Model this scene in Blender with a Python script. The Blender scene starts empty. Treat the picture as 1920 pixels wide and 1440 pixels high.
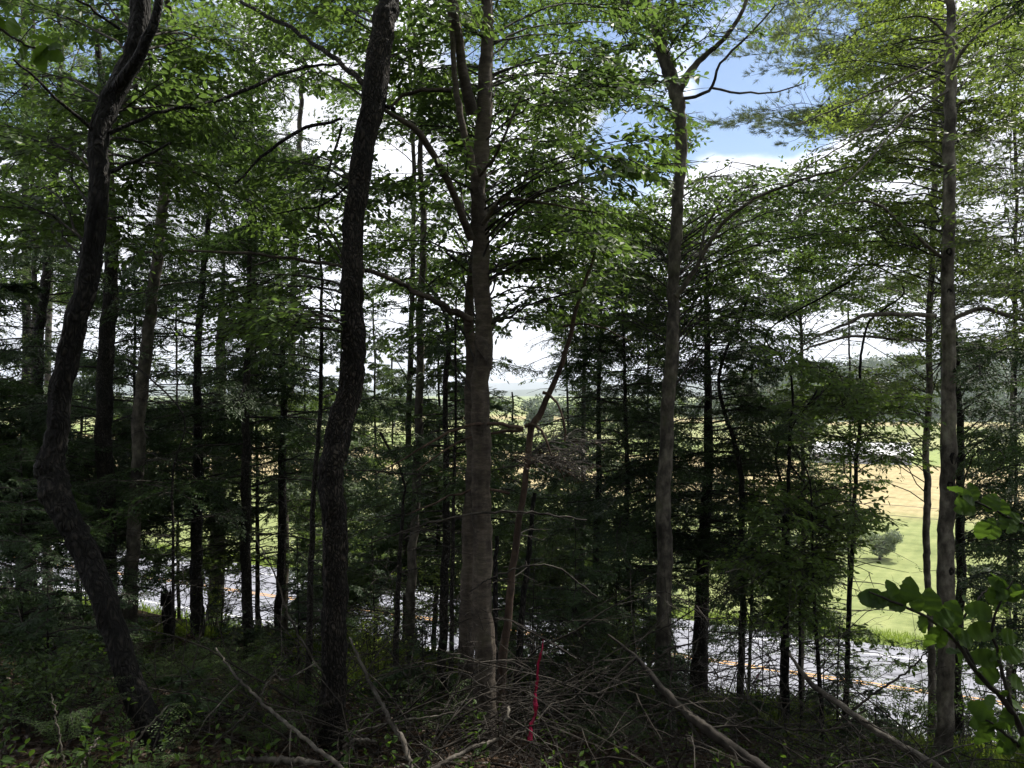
import bpy, math
import numpy as np
R = math.radians
rng = np.random.default_rng(7)

# ---------------------------------------------------------------- camera, sky, sun, exposure
sc = bpy.context.scene
F, HX, HY, CZ = 1440.0, 960.0, 735.0, 11.0       # focal length in photo pixels, principal column, horizon row, eye height over the road
cam = bpy.data.objects.new('camera', bpy.data.cameras.new('camera'))
sc.collection.objects.link(cam)
cam.data.sensor_width = 36; cam.data.lens = 36 * F / 1920
cam.data.shift_y = (HY - 720) / 1920
cam.location = (0, 0, CZ); cam.rotation_euler = (R(90), 0, 0)
cam.data.clip_start = 0.05; cam.data.clip_end = 20000
sc.camera = cam

SUN_EL, SUN_AZ = 56.0, 48.0        # azimuth measured from +Y (view direction) towards +X (right)
sun = bpy.data.objects.new('sun', bpy.data.lights.new('sun', 'SUN'))
sc.collection.objects.link(sun)
sun.data.energy = 4.0; sun.data.angle = R(0.5); sun.data.color = (1.0, 0.94, 0.84)
sun.rotation_euler = (R(90 - SUN_EL), 0, R(180 - SUN_AZ))

w = bpy.data.worlds.new('World'); sc.world = w; w.use_nodes = True
wt = w.node_tree; wt.nodes.clear()
def wn(t): return wt.nodes.new(t)
out = wn('ShaderNodeOutputWorld'); bg = wn('ShaderNodeBackground'); bg.inputs['Strength'].default_value = 0.07
sky = wn('ShaderNodeTexSky'); sky.sky_type = 'NISHITA'; sky.sun_disc = False
sky.sun_elevation = R(SUN_EL); sky.sun_rotation = R(SUN_AZ); sky.air_density = 1.0; sky.dust_density = 0.3; sky.ozone_density = 4.0
tc = wn('ShaderNodeTexCoord')
mp = wn('ShaderNodeMapping'); mp.inputs['Scale'].default_value = (1, 1, 2.2); mp.inputs['Location'].default_value = (3.1, 0.4, 1.7)
nz = wn('ShaderNodeTexNoise'); nz.inputs['Scale'].default_value = 2.6; nz.inputs['Detail'].default_value = 7; nz.inputs['Roughness'].default_value = 0.55
wt.links.new(tc.outputs['Generated'], mp.inputs[0]); wt.links.new(mp.outputs[0], nz.inputs['Vector'])
def dirv(x, y):
    v = np.array([(x - HX) / F, 1, -(y - HY) / F]); return v / np.linalg.norm(v)
acc = nz.outputs['Fac']
def wmath(op, a, b=None, clamp=False):
    n = wn('ShaderNodeMath'); n.operation = op; n.use_clamp = clamp
    for i, v in enumerate((a, b)):
        if v is None: continue
        if isinstance(v, (int, float)): n.inputs[i].default_value = v
        else: wt.links.new(v, n.inputs[i])
    return n.outputs[0]
# breaks in the cloud deck, each a direction in the sky and an angular radius
for (hx, hy, rad, amt) in ((1190, 285, 4.6, .25), (1440, 180, 5.0, .25), (1570, 40, 5, .3), (70, 40, 5, .28), (30, 290, 3, .15), (950, 40, 3, .25), (870, 105, 2.5, .2), (1180, -250, 12, .3), (300, -500, 18, .3), (380, 90, 2.6, .2), (600, 10, 3, .25)):
    dn = wn('ShaderNodeVectorMath'); dn.operation = 'DOT_PRODUCT'
    nrm = wn('ShaderNodeVectorMath'); nrm.operation = 'NORMALIZE'
    wt.links.new(tc.outputs['Generated'], nrm.inputs[0]); wt.links.new(nrm.outputs[0], dn.inputs[0])
    dn.inputs[1].default_value = tuple(dirv(hx, hy))
    mr = wn('ShaderNodeMapRange'); mr.interpolation_type = 'SMOOTHSTEP'
    wt.links.new(dn.outputs['Value'], mr.inputs['Value'])
    mr.inputs['From Min'].default_value = math.cos(R(rad * 1.25)); mr.inputs['From Max'].default_value = math.cos(R(rad * .35))
    mr.inputs['To Min'].default_value = 0; mr.inputs['To Max'].default_value = amt
    acc = wmath('SUBTRACT', acc, mr.outputs[0])
cr = wn('ShaderNodeMapRange'); cr.interpolation_type = 'SMOOTHSTEP'
wt.links.new(acc, cr.inputs['Value']); cr.inputs['From Min'].default_value = .27; cr.inputs['From Max'].default_value = .40
nz2 = wn('ShaderNodeTexNoise'); nz2.inputs['Scale'].default_value = 6; nz2.inputs['Detail'].default_value = 5
wt.links.new(mp.outputs[0], nz2.inputs['Vector'])
cc = wn('ShaderNodeMapRange'); wt.links.new(nz2.outputs['Fac'], cc.inputs['Value'])
cc.inputs['From Min'].default_value = .36; cc.inputs['From Max'].default_value = .62; cc.inputs['To Min'].default_value = 5.8; cc.inputs['To Max'].default_value = 12.5
cl = wn('ShaderNodeVectorMath'); cl.operation = 'SCALE'; cl.inputs[0].default_value = (.97, .985, 1.06); wt.links.new(cc.outputs[0], cl.inputs['Scale'])
mx = wn('ShaderNodeMix'); mx.data_type = 'RGBA'
wt.links.new(cr.outputs[0], mx.inputs['Factor']); wt.links.new(sky.outputs[0], mx.inputs['A']); wt.links.new(cl.outputs[0], mx.inputs['B'])
wt.links.new(mx.outputs['Result'], bg.inputs['Color']); wt.links.new(bg.outputs[0], out.inputs[0])
sc.view_settings.view_transform = 'Standard'; sc.view_settings.look = 'None'
sc.view_settings.exposure = 1.12; sc.view_settings.gamma = 1.0; sc.view_settings.use_curve_mapping = False
sc.cycles.max_bounces = 4; sc.cycles.diffuse_bounces = 2; sc.cycles.transmission_bounces = 3; sc.cycles.volume_bounces = 0
sc.cycles.caustics_reflective = False; sc.cycles.caustics_refractive = False

# ---------------------------------------------------------------- mesh helpers
def px(x, y, d): return np.array([(x - HX) / F * d, d, CZ - (y - HY) / F * d])
def unit(v): return v / np.maximum(np.linalg.norm(v, axis=-1, keepdims=True), 1e-9)

class Bag:
    """collects vertex arrays and equal-sided faces for ONE mesh"""
    def __init__(s): s.v = []; s.f = []; s.m = []; s.sm = []; s.n = 0
    def add(s, v, f, mat=0, smooth=False):
        v = np.asarray(v, float).reshape(-1, 3); f = np.asarray(f, np.int64)
        if len(f) == 0: return
        s.v.append(v); s.f.append(f + s.n); s.m.append(np.full(len(f), mat)); s.sm.append(np.full(len(f), smooth)); s.n += len(v)
    def build(s, name, mats, parent=None, origin=None):
        me = bpy.data.meshes.new(name)
        if s.v:
            V = np.concatenate(s.v)
            if origin is not None: V = V - np.asarray(origin)
            L = np.concatenate([f.reshape(-1) for f in s.f]); T = np.concatenate([np.full(len(f), f.shape[1]) for f in s.f])
            me.vertices.add(len(V)); me.vertices.foreach_set('co', V.astype(np.float32).reshape(-1))
            me.loops.add(len(L)); me.loops.foreach_set('vertex_index', L.astype(np.int32))
            me.polygons.add(len(T)); me.polygons.foreach_set('loop_start', np.concatenate([[0], np.cumsum(T)[:-1]]).astype(np.int32))
            me.polygons.foreach_set('material_index', np.concatenate(s.m).astype(np.int32))
            me.polygons.foreach_set('use_smooth', np.concatenate(s.sm))
            me.update(calc_edges=True)
        for m in (mats if isinstance(mats, (list, tuple)) else [mats]): me.materials.append(m)
        o = bpy.data.objects.new(name, me); sc.collection.objects.link(o)
        if parent is not None: o.parent = parent
        elif origin is not None: o.location = tuple(origin)
        return o

def tubes(P, Rr, k=4, rough=None):
    """P (T,n,3), Rr (T,n) -> verts, quads"""
    T, n, _ = P.shape
    tan = np.empty_like(P); tan[:, 1:-1] = P[:, 2:] - P[:, :-2]; tan[:, 0] = P[:, 1] - P[:, 0]; tan[:, -1] = P[:, -1] - P[:, -2]
    tan = unit(tan)
    g = unit(P[:, -1] - P[:, 0])
    ref = np.where(np.abs(g[:, 2:3]) > .6, np.array([[1., .13, 0]]), np.array([[.05, .1, 1.]]))[:, None, :]
    a = unit(np.cross(tan, ref)); b = np.cross(tan, a)
    th = np.arange(k) / k * 2 * np.pi
    rr = Rr[:, :, None] if rough is None else Rr[:, :, None] * rough
    V = P[:, :, None, :] + (a[:, :, None, :] * np.cos(th)[None, None, :, None] + b[:, :, None, :] * np.sin(th)[None, None, :, None]) * rr[..., None]
    i = np.arange(n - 1)[:, None] * k + np.arange(k)[None, :]; j = np.arange(n - 1)[:, None] * k + (np.arange(k)[None, :] + 1) % k
    q = np.stack([i, j, j + k, i + k], -1).reshape(-1, 4)
    q = (q[None] + (np.arange(T) * n * k)[:, None, None]).reshape(-1, 4)
    return V.reshape(-1, 3), q

def spline(pts, n):
    """Catmull-Rom through pts (rows may carry a radius column)"""
    p = np.asarray(pts, float); m = len(p)
    if m == 2: t = np.linspace(0, 1, n)[:, None]; return p[0] * (1 - t) + p[1] * t
    e = np.vstack([2 * p[0] - p[1], p, 2 * p[-1] - p[-2]])
    u = np.linspace(0, m - 1 - 1e-9, n); i = u.astype(int); t = (u - i)[:, None]
    a, b, c, d = e[i], e[i + 1], e[i + 2], e[i + 3]
    return .5 * (2 * b + (c - a) * t + (2 * a - 5 * b + 4 * c - d) * t ** 2 + (3 * b - a - 3 * c + d) * t ** 3)

def resample(P, t):
    """P (T,n,3), t (T,K) in 0..1 -> positions, tangents"""
    n = P.shape[1]; u = np.clip(t, 0, 1) * (n - 1) * .9999; i = u.astype(int); f = (u - i)[..., None]
    r = np.arange(P.shape[0])[:, None]
    return P[r, i] * (1 - f) + P[r, i + 1] * f, unit(P[r, i + 1] - P[r, i])

def kids(P, N, K, t0, t1, L, ang, droop=.08, curve=.15, n=4, tilt=.2, fall=.6, taper_in=0.):
    """side shoots in the plane of each parent: returns (T*K,n,3), normals, t"""
    T = P.shape[0]
    t = t0 + (t1 - t0) * (np.arange(K)[None] + rng.uniform(.0, 1, (T, K))) / K
    pos, tan = resample(P, t)
    sgn = np.where((np.arange(K)[None] + rng.integers(0, 2, (T, 1))) % 2 == 0, 1., -1.)[..., None]
    Nn = np.broadcast_to(N[:, None], tan.shape)
    side = unit(np.cross(Nn, tan)) * sgn
    a = np.radians(ang + rng.normal(0, 9, (T, K)))[..., None]
    d = tan * np.cos(a) + side * np.sin(a) + Nn * rng.normal(0, tilt, (T, K, 1))
    d = unit(d)
    ln = L * (1 - fall * t) * rng.uniform(.6, 1.15, (T, K))
    if taper_in: ln = ln * np.clip(.35 + t / taper_in, 0, 1)
    s = np.linspace(0, 1, n)
    Q = pos[:, :, None] + d[:, :, None] * (ln[..., None, None] * s[:, None]) + tan[:, :, None] * (ln[..., None, None] * curve * (s ** 2)[:, None])
    Q[..., 2] -= droop * ln[..., None] * s ** 2
    Q += rng.normal(0, .02, Q.shape) * ln[..., None, None] * s[:, None]
    return Q.reshape(T * K, n, 3), Nn.reshape(T * K, 3), t.reshape(-1)

# places where the photograph looks out between the trees: column, row, half-width, half-height, share of leaves missing
GAPS = [(1170, 265, 58, 62, .9), (1340, 190, 60, 40, .9), (1450, 180, 100, 32, .9), (1350, 300, 70, 26, .8), (1570, 45, 45, 28, .7), (1000, 650, 42, 36, .75), (1000, 545, 60, 35, .4), (1600, 660, 75, 32, .8),
        (1560, 600, 60, 20, .6), (295, 735, 75, 22, .85), (1715, 935, 52, 55, .97), (1680, 1050, 95, 45, .8), (1670, 1120, 110, 60, .93), (1500, 1225, 200, 30, .6),
        (1440, 1265, 130, 40, .85), (1640, 1290, 150, 40, .4), (1870, 1290, 60, 60, .7), (760, 1160, 90, 65, .5), (320, 1130, 80, 35, .6), (150, 1080, 140, 38, .35), (480, 1110, 60, 60, .75), (320, 1005, 60, 25, .6), (510, 1010, 45, 35, .7),
        (165, 800, 28, 20, .8), (90, 620, 120, 45, .65), (60, 700, 90, 20, .5), (350, 640, 80, 55, .6), (600, 570, 40, 30, .4), (640, 690, 25, 20, .5), (1860, 600, 70, 40, .5), (1900, 420, 60, 60, .5), (1700, 350, 60, 14, .6), (1640, 500, 50, 16, .5), (1440, 610, 50, 14, .5), (1330, 470, 30, 30, .4), (620, 120, 60, 30, .3), (560, 230, 50, 60, .4), (770, 290, 60, 40, .75), (1880, 290, 40, 40, .6), (1830, 400, 40, 20, .5), (1290, 1180, 30, 40, .6),
        (1130, 70, 50, 26, .5), (1110, 350, 40, 30, .6), (720, 600, 40, 24, .7), (1620, 820, 120, 40, .4), (740, 815, 40, 20, .7), (1015, 760, 60, 60, .75), (1030, 1190, 60, 40, .5), (1880, 720, 40, 50, .4), (1560, 880, 100, 30, .4),
        (1175, 330, 40, 20, .5), (1360, 40, 60, 50, .45), (1560, 265, 30, 14, .7), (700, 1230, 60, 30, .6)]
def keep_mask(C):
    d = np.maximum(C[:, 1], .1); X = C[:, 0] / d * F + HX; Y = HY - (C[:, 2] - CZ) / d * F
    pr = np.zeros(len(C))
    for gx, gy, rx, ry, p in GAPS:
        q = ((X - gx) / rx) ** 2 + ((Y - gy) / ry) ** 2
        pr = np.maximum(pr, p * np.clip((1.7 - q) / 1.1, 0, 1))
    return rng.random(len(C)) > pr

LEAF6 = np.array([[0, 0, 0], [.28, .20, .05], [.62, .22, .04], [1, 0, -.08], [.62, -.22, .04], [.28, -.20, .05]])
LEAF4 = np.array([[0, 0, 0], [.45, .24, .05], [1, 0, -.05], [.45, -.24, .05]])
def put(bag, tmpl, faces, C, D, N, S, mat=0, smooth=False):
    """instances of a template baked into the mesh: x along D, z along N"""
    D = unit(D); Y = unit(np.cross(N, D)); Z = np.cross(D, Y)
    t = tmpl[None] * S[:, None, None] if S.ndim == 1 else tmpl[None] * S[:, None, :]
    V = C[:, None] + t[..., 0:1] * D[:, None] + t[..., 1:2] * Y[:, None] + t[..., 2:3] * Z[:, None]
    n = len(tmpl); f = np.asarray(faces)
    bag.add(V, (f[None] + (np.arange(len(C)) * n)[:, None, None]).reshape(-1, f.shape[1]), mat, smooth)

def leaves(bag, P, N, K, size, near=False, gaps=True, spread=.42, mat=0, keep=1.0):
    T = P.shape[0]
    t = (np.arange(K)[None] + rng.uniform(.2, 1, (T, K))) / K
    pos, tan = resample(P, t)
    sgn = np.where(np.arange(K)[None] % 2 == 0, 1., -1.)[..., None]
    Nn = np.broadcast_to(N[:, None], tan.shape)
    D = tan * .7 + unit(np.cross(Nn, tan)) * sgn * .8 + rng.normal(0, .25, tan.shape); D[..., 2] -= .22
    NN = Nn + rng.normal(0, spread, tan.shape)
    C = pos.reshape(-1, 3); D = D.reshape(-1, 3); NN = NN.reshape(-1, 3)
    m = keep_mask(C) if gaps else np.ones(len(C), bool)
    if keep < 1: m &= rng.random(len(C)) < keep
    C, D, NN = C[m], D[m], NN[m]
    S = size * rng.uniform(.65, 1.2, len(C))
    C = C + unit(D) * S[:, None] * .12
    if near: put(bag, LEAF6, [[0, 1, 2, 3], [0, 3, 4, 5]], C, D, NN, S, mat)
    else: put(bag, LEAF4, [[0, 1, 2], [0, 2, 3]], C, D, NN, S, mat)

def needles(bag, P, N, K, size, wid, gaps=True, mat=0):
    T = P.shape[0]
    t = (np.arange(K)[None] + rng.uniform(0, 1, (T, K))) / K
    pos, tan = resample(P, t)
    sgn = np.where(np.arange(K)[None] % 2 == 0, 1., -1.)[..., None]
    Nn = np.broadcast_to(N[:, None], tan.shape)
    D = (tan * .8 + unit(np.cross(Nn, tan)) * sgn * .65 + rng.normal(0, .18, tan.shape)).reshape(-1, 3)
    NN = (Nn + rng.normal(0, .35, tan.shape)).reshape(-1, 3); C = pos.reshape(-1, 3)
    m = keep_mask(C) if gaps else np.ones(len(C), bool)
    C, D, NN = C[m], D[m], NN[m]
    s = size * rng.uniform(.6, 1.3, len(C)); S = np.stack([s, np.full(len(C), wid), s], -1)
    put(bag, np.array([[0, 0, 0], [.4, .5, 0.], [1, 0, -.06], [.5, -.5, 0.]]), [[0, 1, 2, 3]], C, D, NN, S, mat)

def limb_path(p0, p1, rise=.12, n=9, wig=.035):
    p0, p1 = np.asarray(p0), np.asarray(p1); L = np.linalg.norm(p1 - p0)
    t = np.linspace(0, 1, n)[:, None]
    q = p0 * (1 - t) + p1 * t
    q[:, 2] += rise * L * (np.sin(np.pi * t[:, 0]))
    w_ = np.cumsum(rng.normal(0, wig * L / 3, (n, 3)), 0); w_ -= w_[0] + (w_[-1] - w_[0]) * t
    return q + w_

def flatN(n, tilt=.28): return unit(np.array([[0, 0, 1.]]) + rng.normal(0, tilt, (n, 3)))

def broad_spray(bag, P, size=.075, tw=.7, K1=9, K2=5, K3=6, near=False, t0=.35, mat=0, spread=.6, keep=1.0, r=.006, gaps=True):
    """one leafy bough in a loose flat layer along path P (n,3); leaves material mat, twigs material 1"""
    P = P[None]; N = flatN(1)
    Q1, N1, _ = kids(P, N, K1, t0, 1.0, tw, 48, n=5)
    Q2, N2, _ = kids(Q1, N1, K2, .15, 1.0, tw * .48, 45, n=3)
    if gaps:
        k = keep_mask(Q2[:, -1]); Q2, N2 = Q2[k], N2[k]
    tr = np.linspace(1, .35, 5)[None] * r
    bag.add(*tubes(Q1, np.repeat(tr, len(Q1), 0), 3), mat=1)
    if len(Q2):
        bag.add(*tubes(Q2, np.repeat(np.linspace(.4, .18, 3)[None] * r, len(Q2), 0), 3), mat=1)
        leaves(bag, Q2, N2, K3, size, near, spread=spread, mat=mat, keep=keep, gaps=gaps)
    leaves(bag, Q1, N1, K3 + 2, size, near, spread=spread, mat=mat, keep=keep, gaps=gaps)

def hemlock_spray(bag, P, tw=.45, K1=18, K2=9, K3=6, nl=.05, nw=.018, t0=.12, r=.004, gaps=True):
    P = P[None]; N = flatN(1, .32)
    Q1, N1, _ = kids(P, N, K1, t0, 1.0, tw, 62, droop=.35, n=4, fall=.75, taper_in=.4, tilt=.3)
    if gaps:
        k = keep_mask(Q1[:, -1]); Q1, N1 = Q1[k], N1[k]
    if not len(Q1): return
    Q2, N2, _ = kids(Q1, N1, K2, .1, 1.0, tw * .42, 55, droop=.15, n=3, fall=.6)
    bag.add(*tubes(Q1, np.repeat(np.linspace(1, .3, 4)[None] * r, len(Q1), 0), 3), mat=1)
    needles(bag, Q2, N2, K3, nl, nw, gaps); needles(bag, Q1, N1, K3 + 1, nl, nw, gaps)

def pine_spray(bag, P, K1=10, K2=6, gaps=True, tl=.11, tw=.5, t0=.3):
    P = P[None]; N = flatN(1, .2)
    Q1, N1, _ = kids(P, N, K1, t0, 1.0, tw, 45, droop=-.15, n=4)
    Q2, N2, _ = kids(Q1, N1, K2, .2, 1.0, tw * .4, 40, droop=-.2, n=3)
    bag.add(*tubes(Q1, np.repeat(np.linspace(1, .4, 4)[None] * .006, len(Q1), 0), 3), mat=1)
    A = np.concatenate([Q2, Q1[:, 1:]]); tip = A[:, -1]; tan = unit(A[:, -1] - A[:, -2])
    k = keep_mask(tip) if gaps else np.ones(len(tip), bool); tip, tan = tip[k], tan[k]; n = len(tip); m = 30
    if not n: return
    C = np.repeat(tip, m, 0) - np.repeat(tan, m, 0) * rng.uniform(0, .1, (n * m, 1))
    D = np.repeat(tan, m, 0) * .8 + rng.normal(0, .55, (n * m, 3)) + np.array([0, 0, .25])
    S = np.stack([tl * rng.uniform(.7, 1.2, n * m), np.full(n * m, .011), np.ones(n * m)], -1)
    put(bag, np.array([[0, -.3, 0], [0, .3, 0], [1, 0, 0.]]), [[0, 1, 2]], C, D, rng.normal(0, 1, (n * m, 3)), S)

# ---------------------------------------------------------------- materials
def mat(name):
    m = bpy.data.materials.new(name); m.use_nodes = True; nt = m.node_tree; nt.nodes.clear()
    o = nt.nodes.new('ShaderNodeOutputMaterial')
    return m, nt, o
def mk(nt, t, **kw):
    n = nt.nodes.new(t)
    for k, v in kw.items():
        if k in n.inputs: n.inputs[k].default_value = v
        else: setattr(n, k, v)
    return n
def ramp(nt, src, stops):
    r = nt.nodes.new('ShaderNodeValToRGB'); e = r.color_ramp.elements
    while len(e) < len(stops): e.new(.5)
    for i, (p, c) in enumerate(stops): e[i].position = p; e[i].color = (*c, 1)
    nt.links.new(src, r.inputs[0]); return r.outputs[0]
def mixc(nt, f, a, b, mode='MIX'):
    n = nt.nodes.new('ShaderNodeMix'); n.data_type = 'RGBA'; n.blend_type = mode
    for s, v in (('Factor', f), ('A', a), ('B', b)):
        if isinstance(v, (int, float)): n.inputs[s].default_value = v
        elif isinstance(v, tuple): n.inputs[s].default_value = (*v, 1)
        else: nt.links.new(v, n.inputs[s])
    return n.outputs['Result']
def coords(nt, scale):
    t = nt.nodes.new('ShaderNodeTexCoord'); m = nt.nodes.new('ShaderNodeMapping'); m.inputs['Scale'].default_value = scale
    nt.links.new(t.outputs['Object'], m.inputs[0]); return m.outputs[0]

def leaf_mat(name, c1, c2, tr, trans=.42, gloss=.35, brown=None):
    m, nt, o = mat(name)
    g = mk(nt, 'ShaderNodeNewGeometry')
    stops = [(0, c1), (.9, c2)] if brown is None else [(0, c1), (.9, c2), (.96, c2), (.985, brown)]
    col = ramp(nt, g.outputs['Random Per Island'], stops)
    nzz = mk(nt, 'ShaderNodeTexNoise', Scale=1.4, Detail=2.0); nt.links.new(coords(nt, (1, 1, 1)), nzz.inputs['Vector'])
    v = ramp(nt, nzz.outputs['Fac'], [(.35, (.72, .72, .8)), (.65, (1.2, 1.15, .9))])
    col = mixc(nt, 1.0, col, v, 'MULTIPLY')
    if name == 'bush_leaf':
        n9 = mk(nt, 'ShaderNodeTexNoise', Scale=55.0, Detail=4.0, Roughness=.7); nt.links.new(coords(nt, (1, 1, 1)), n9.inputs['Vector']); col = mixc(nt, 1.0, col, ramp(nt, n9.outputs['Fac'], [(.3, (.55, .6, .5)), (.5, (1, 1, 1)), (.7, (1.5, 1.35, 1.2))]), 'MULTIPLY')
        col = mixc(nt, ramp(nt, n9.outputs['Fac'], [(.7, (0, 0, 0)), (.73, (.9,) * 3)]), col, (.12, .07, .025))
    p = mk(nt, 'ShaderNodeBsdfPrincipled', Roughness=.5); p.inputs['Specular IOR Level'].default_value = gloss
    nt.links.new(col, p.inputs['Base Color'])
    t = mk(nt, 'ShaderNodeBsdfTranslucent'); tcol = mixc(nt, 1.0, v, tr, 'MULTIPLY'); nt.links.new(tcol, t.inputs['Color'])
    s = mk(nt, 'ShaderNodeMixShader'); s.inputs[0].default_value = trans
    nt.links.new(p.outputs[0], s.inputs[1]); nt.links.new(t.outputs[0], s.inputs[2]); nt.links.new(s.outputs[0], o.inputs[0])
    return m

def bark_mat(name, dark, mid, light, kind='rough', moss=.0, scale=1.0):
    m, nt, o = mat(name)
    if kind == 'rough':
        v = mk(nt, 'ShaderNodeTexVoronoi', feature='DISTANCE_TO_EDGE', Scale=30.0 * scale); co = coords(nt, (1, 1, .42))
        n0 = mk(nt, 'ShaderNodeTexNoise', Scale=9.0, Detail=3.0); nt.links.new(co, n0.inputs['Vector'])
        ad = mk(nt, 'ShaderNodeVectorMath', operation='MULTIPLY_ADD'); nt.links.new(n0.outputs['Color'], ad.inputs[0]); ad.inputs[1].default_value = (.16, .16, .16); nt.links.new(co, ad.inputs[2])
        nt.links.new(ad.outputs[0], v.inputs['Vector'])
        h = mk(nt, 'ShaderNodeMapRange'); nt.links.new(v.outputs['Distance'], h.inputs['Value']); h.inputs['From Max'].default_value = .4
        hgt = h.outputs[0]
    elif kind == 'ring':      # horizontal lenticels
        v = mk(nt, 'ShaderNodeTexNoise', Scale=11.0 * scale, Detail=9.0, Roughness=.72); nt.links.new(coords(nt, (1, 1, 3.2)), v.inputs['Vector'])
        hgt = v.outputs['Fac']
    else:
        v = mk(nt, 'ShaderNodeTexNoise', Scale=14.0 * scale, Detail=6.0, Roughness=.6); nt.links.new(coords(nt, (1, 1, .6)), v.inputs['Vector'])
        hgt = v.outputs['Fac']
    n2 = mk(nt, 'ShaderNodeTexNoise', Scale=3.2, Detail=6.0, Roughness=.7); nt.links.new(coords(nt, (1, 1, .7)), n2.inputs['Vector'])
    n3 = mk(nt, 'ShaderNodeTexNoise', Scale=60.0, Detail=3.0); nt.links.new(coords(nt, (1, 1, .5)), n3.inputs['Vector'])
    c = ramp(nt, hgt, [(.12, dark), (.4, mid), (1, light)] if kind == 'rough' else [(.3, dark), (.5, mid), (.68, light)])
    patch = ramp(nt, n2.outputs['Fac'], [(.38, (.35, .35, .35)), (.52, (1, 1, 1)), (.68, (1.35, 1.4, 1.3))])
    c = mixc(nt, 1.0, c, patch, 'MULTIPLY')
    if moss:
        f = ramp(nt, n2.outputs['Fac'], [(.55, (0, 0, 0)), (.7, (moss,) * 3)])
        c = mixc(nt, f, c, (.05, .065, .02))
    p = mk(nt, 'ShaderNodeBsdfPrincipled', Roughness=.85); p.inputs['Specular IOR Level'].default_value = .25; nt.links.new(c, p.inputs['Base Color'])
    a = mk(nt, 'ShaderNodeMath', operation='MULTIPLY_ADD'); nt.links.new(n3.outputs['Fac'], a.inputs[0]); a.inputs[1].default_value = .35; nt.links.new(hgt, a.inputs[2])
    b = mk(nt, 'ShaderNodeBump', Strength=.9 if kind == 'rough' else .5, Distance=.012); nt.links.new(a.outputs[0], b.inputs['Height'])
    nt.links.new(b.outputs[0], p.inputs['Normal']); nt.links.new(p.outputs[0], o.inputs[0])
    return m

M = {}
M['beech_leaf'] = leaf_mat('beech_leaf', (.036, .072, .02), (.062, .10, .03), (.155, .26, .055))
M['maple_leaf'] = leaf_mat('maple_leaf', (.055, .09, .02), (.09, .135, .03), (.24, .34, .06), trans=.5)
M['dull_leaf'] = leaf_mat('dull_leaf', (.04, .07, .02), (.07, .105, .03), (.16, .24, .05), trans=.42, brown=(.12, .07, .03))
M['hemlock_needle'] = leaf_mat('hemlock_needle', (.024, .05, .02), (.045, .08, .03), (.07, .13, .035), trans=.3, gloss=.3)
M['sunlit_needle'] = leaf_mat('sunlit_needle', (.045, .08, .03), (.075, .12, .04), (.13, .2, .05), trans=.4)  # hemlock needles again, lightened in colour to look sunlit from the valley side
M['pine_needle'] = leaf_mat('pine_needle', (.07, .11, .04), (.12, .16, .06), (.2, .26, .09), trans=.4)
M['bush_leaf'] = leaf_mat('bush_leaf', (.035, .075, .02), (.055, .105, .022), (.12, .22, .025), trans=.45, gloss=.2)
M['sapling_leaf'] = leaf_mat('sapling_leaf', (.05, .095, .025), (.085, .14, .035), (.2, .32, .06), trans=.48)
M['fern'] = leaf_mat('fern', (.03, .06, .015), (.06, .10, .025), (.09, .15, .03), trans=.35)
M['grass'] = leaf_mat('grass', (.13, .19, .04), (.22, .28, .06), (.32, .44, .07), trans=.5)  # tint raised to stand in for direct sun that misses the bank
M['dead_leaf'] = leaf_mat('dead_leaf', (.03, .018, .011), (.07, .043, .026), (.06, .035, .02), trans=.15)
M['twig'] = bark_mat('twig_bark', (.015, .012, .01), (.03, .026, .022), (.05, .045, .04), 'fine')
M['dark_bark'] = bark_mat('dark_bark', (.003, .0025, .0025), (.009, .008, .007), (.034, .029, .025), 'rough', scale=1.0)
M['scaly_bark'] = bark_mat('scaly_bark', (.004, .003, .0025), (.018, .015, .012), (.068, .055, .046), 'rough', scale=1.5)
M['ring_bark'] = bark_mat('ring_bark', (.04, .032, .025), (.08, .065, .052), (.14, .117, .095), 'ring', moss=.4)
M['grey_bark'] = bark_mat('grey_bark', (.03, .027, .022), (.085, .075, .062), (.17, .152, .125), 'fine', moss=.5)
M['mottled_bark'] = bark_mat('mottled_bark', (.03, .026, .02), (.13, .115, .095), (.26, .24, .2), 'fine', moss=.35, scale=.8)
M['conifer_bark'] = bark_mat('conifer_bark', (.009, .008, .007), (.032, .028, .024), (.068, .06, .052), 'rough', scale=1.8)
M['red_bark'] = bark_mat('red_bark', (.03, .02, .015), (.07, .046, .034), (.11, .078, .06), 'fine')
M['dead_wood'] = bark_mat('dead_wood', (.03, .026, .021), (.075, .065, .055), (.14, .125, .108), 'fine')
M['dead_twig'] = bark_mat('dead_twig', (.012, .01, .008), (.028, .023, .019), (.055, .047, .039), 'fine')

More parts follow.
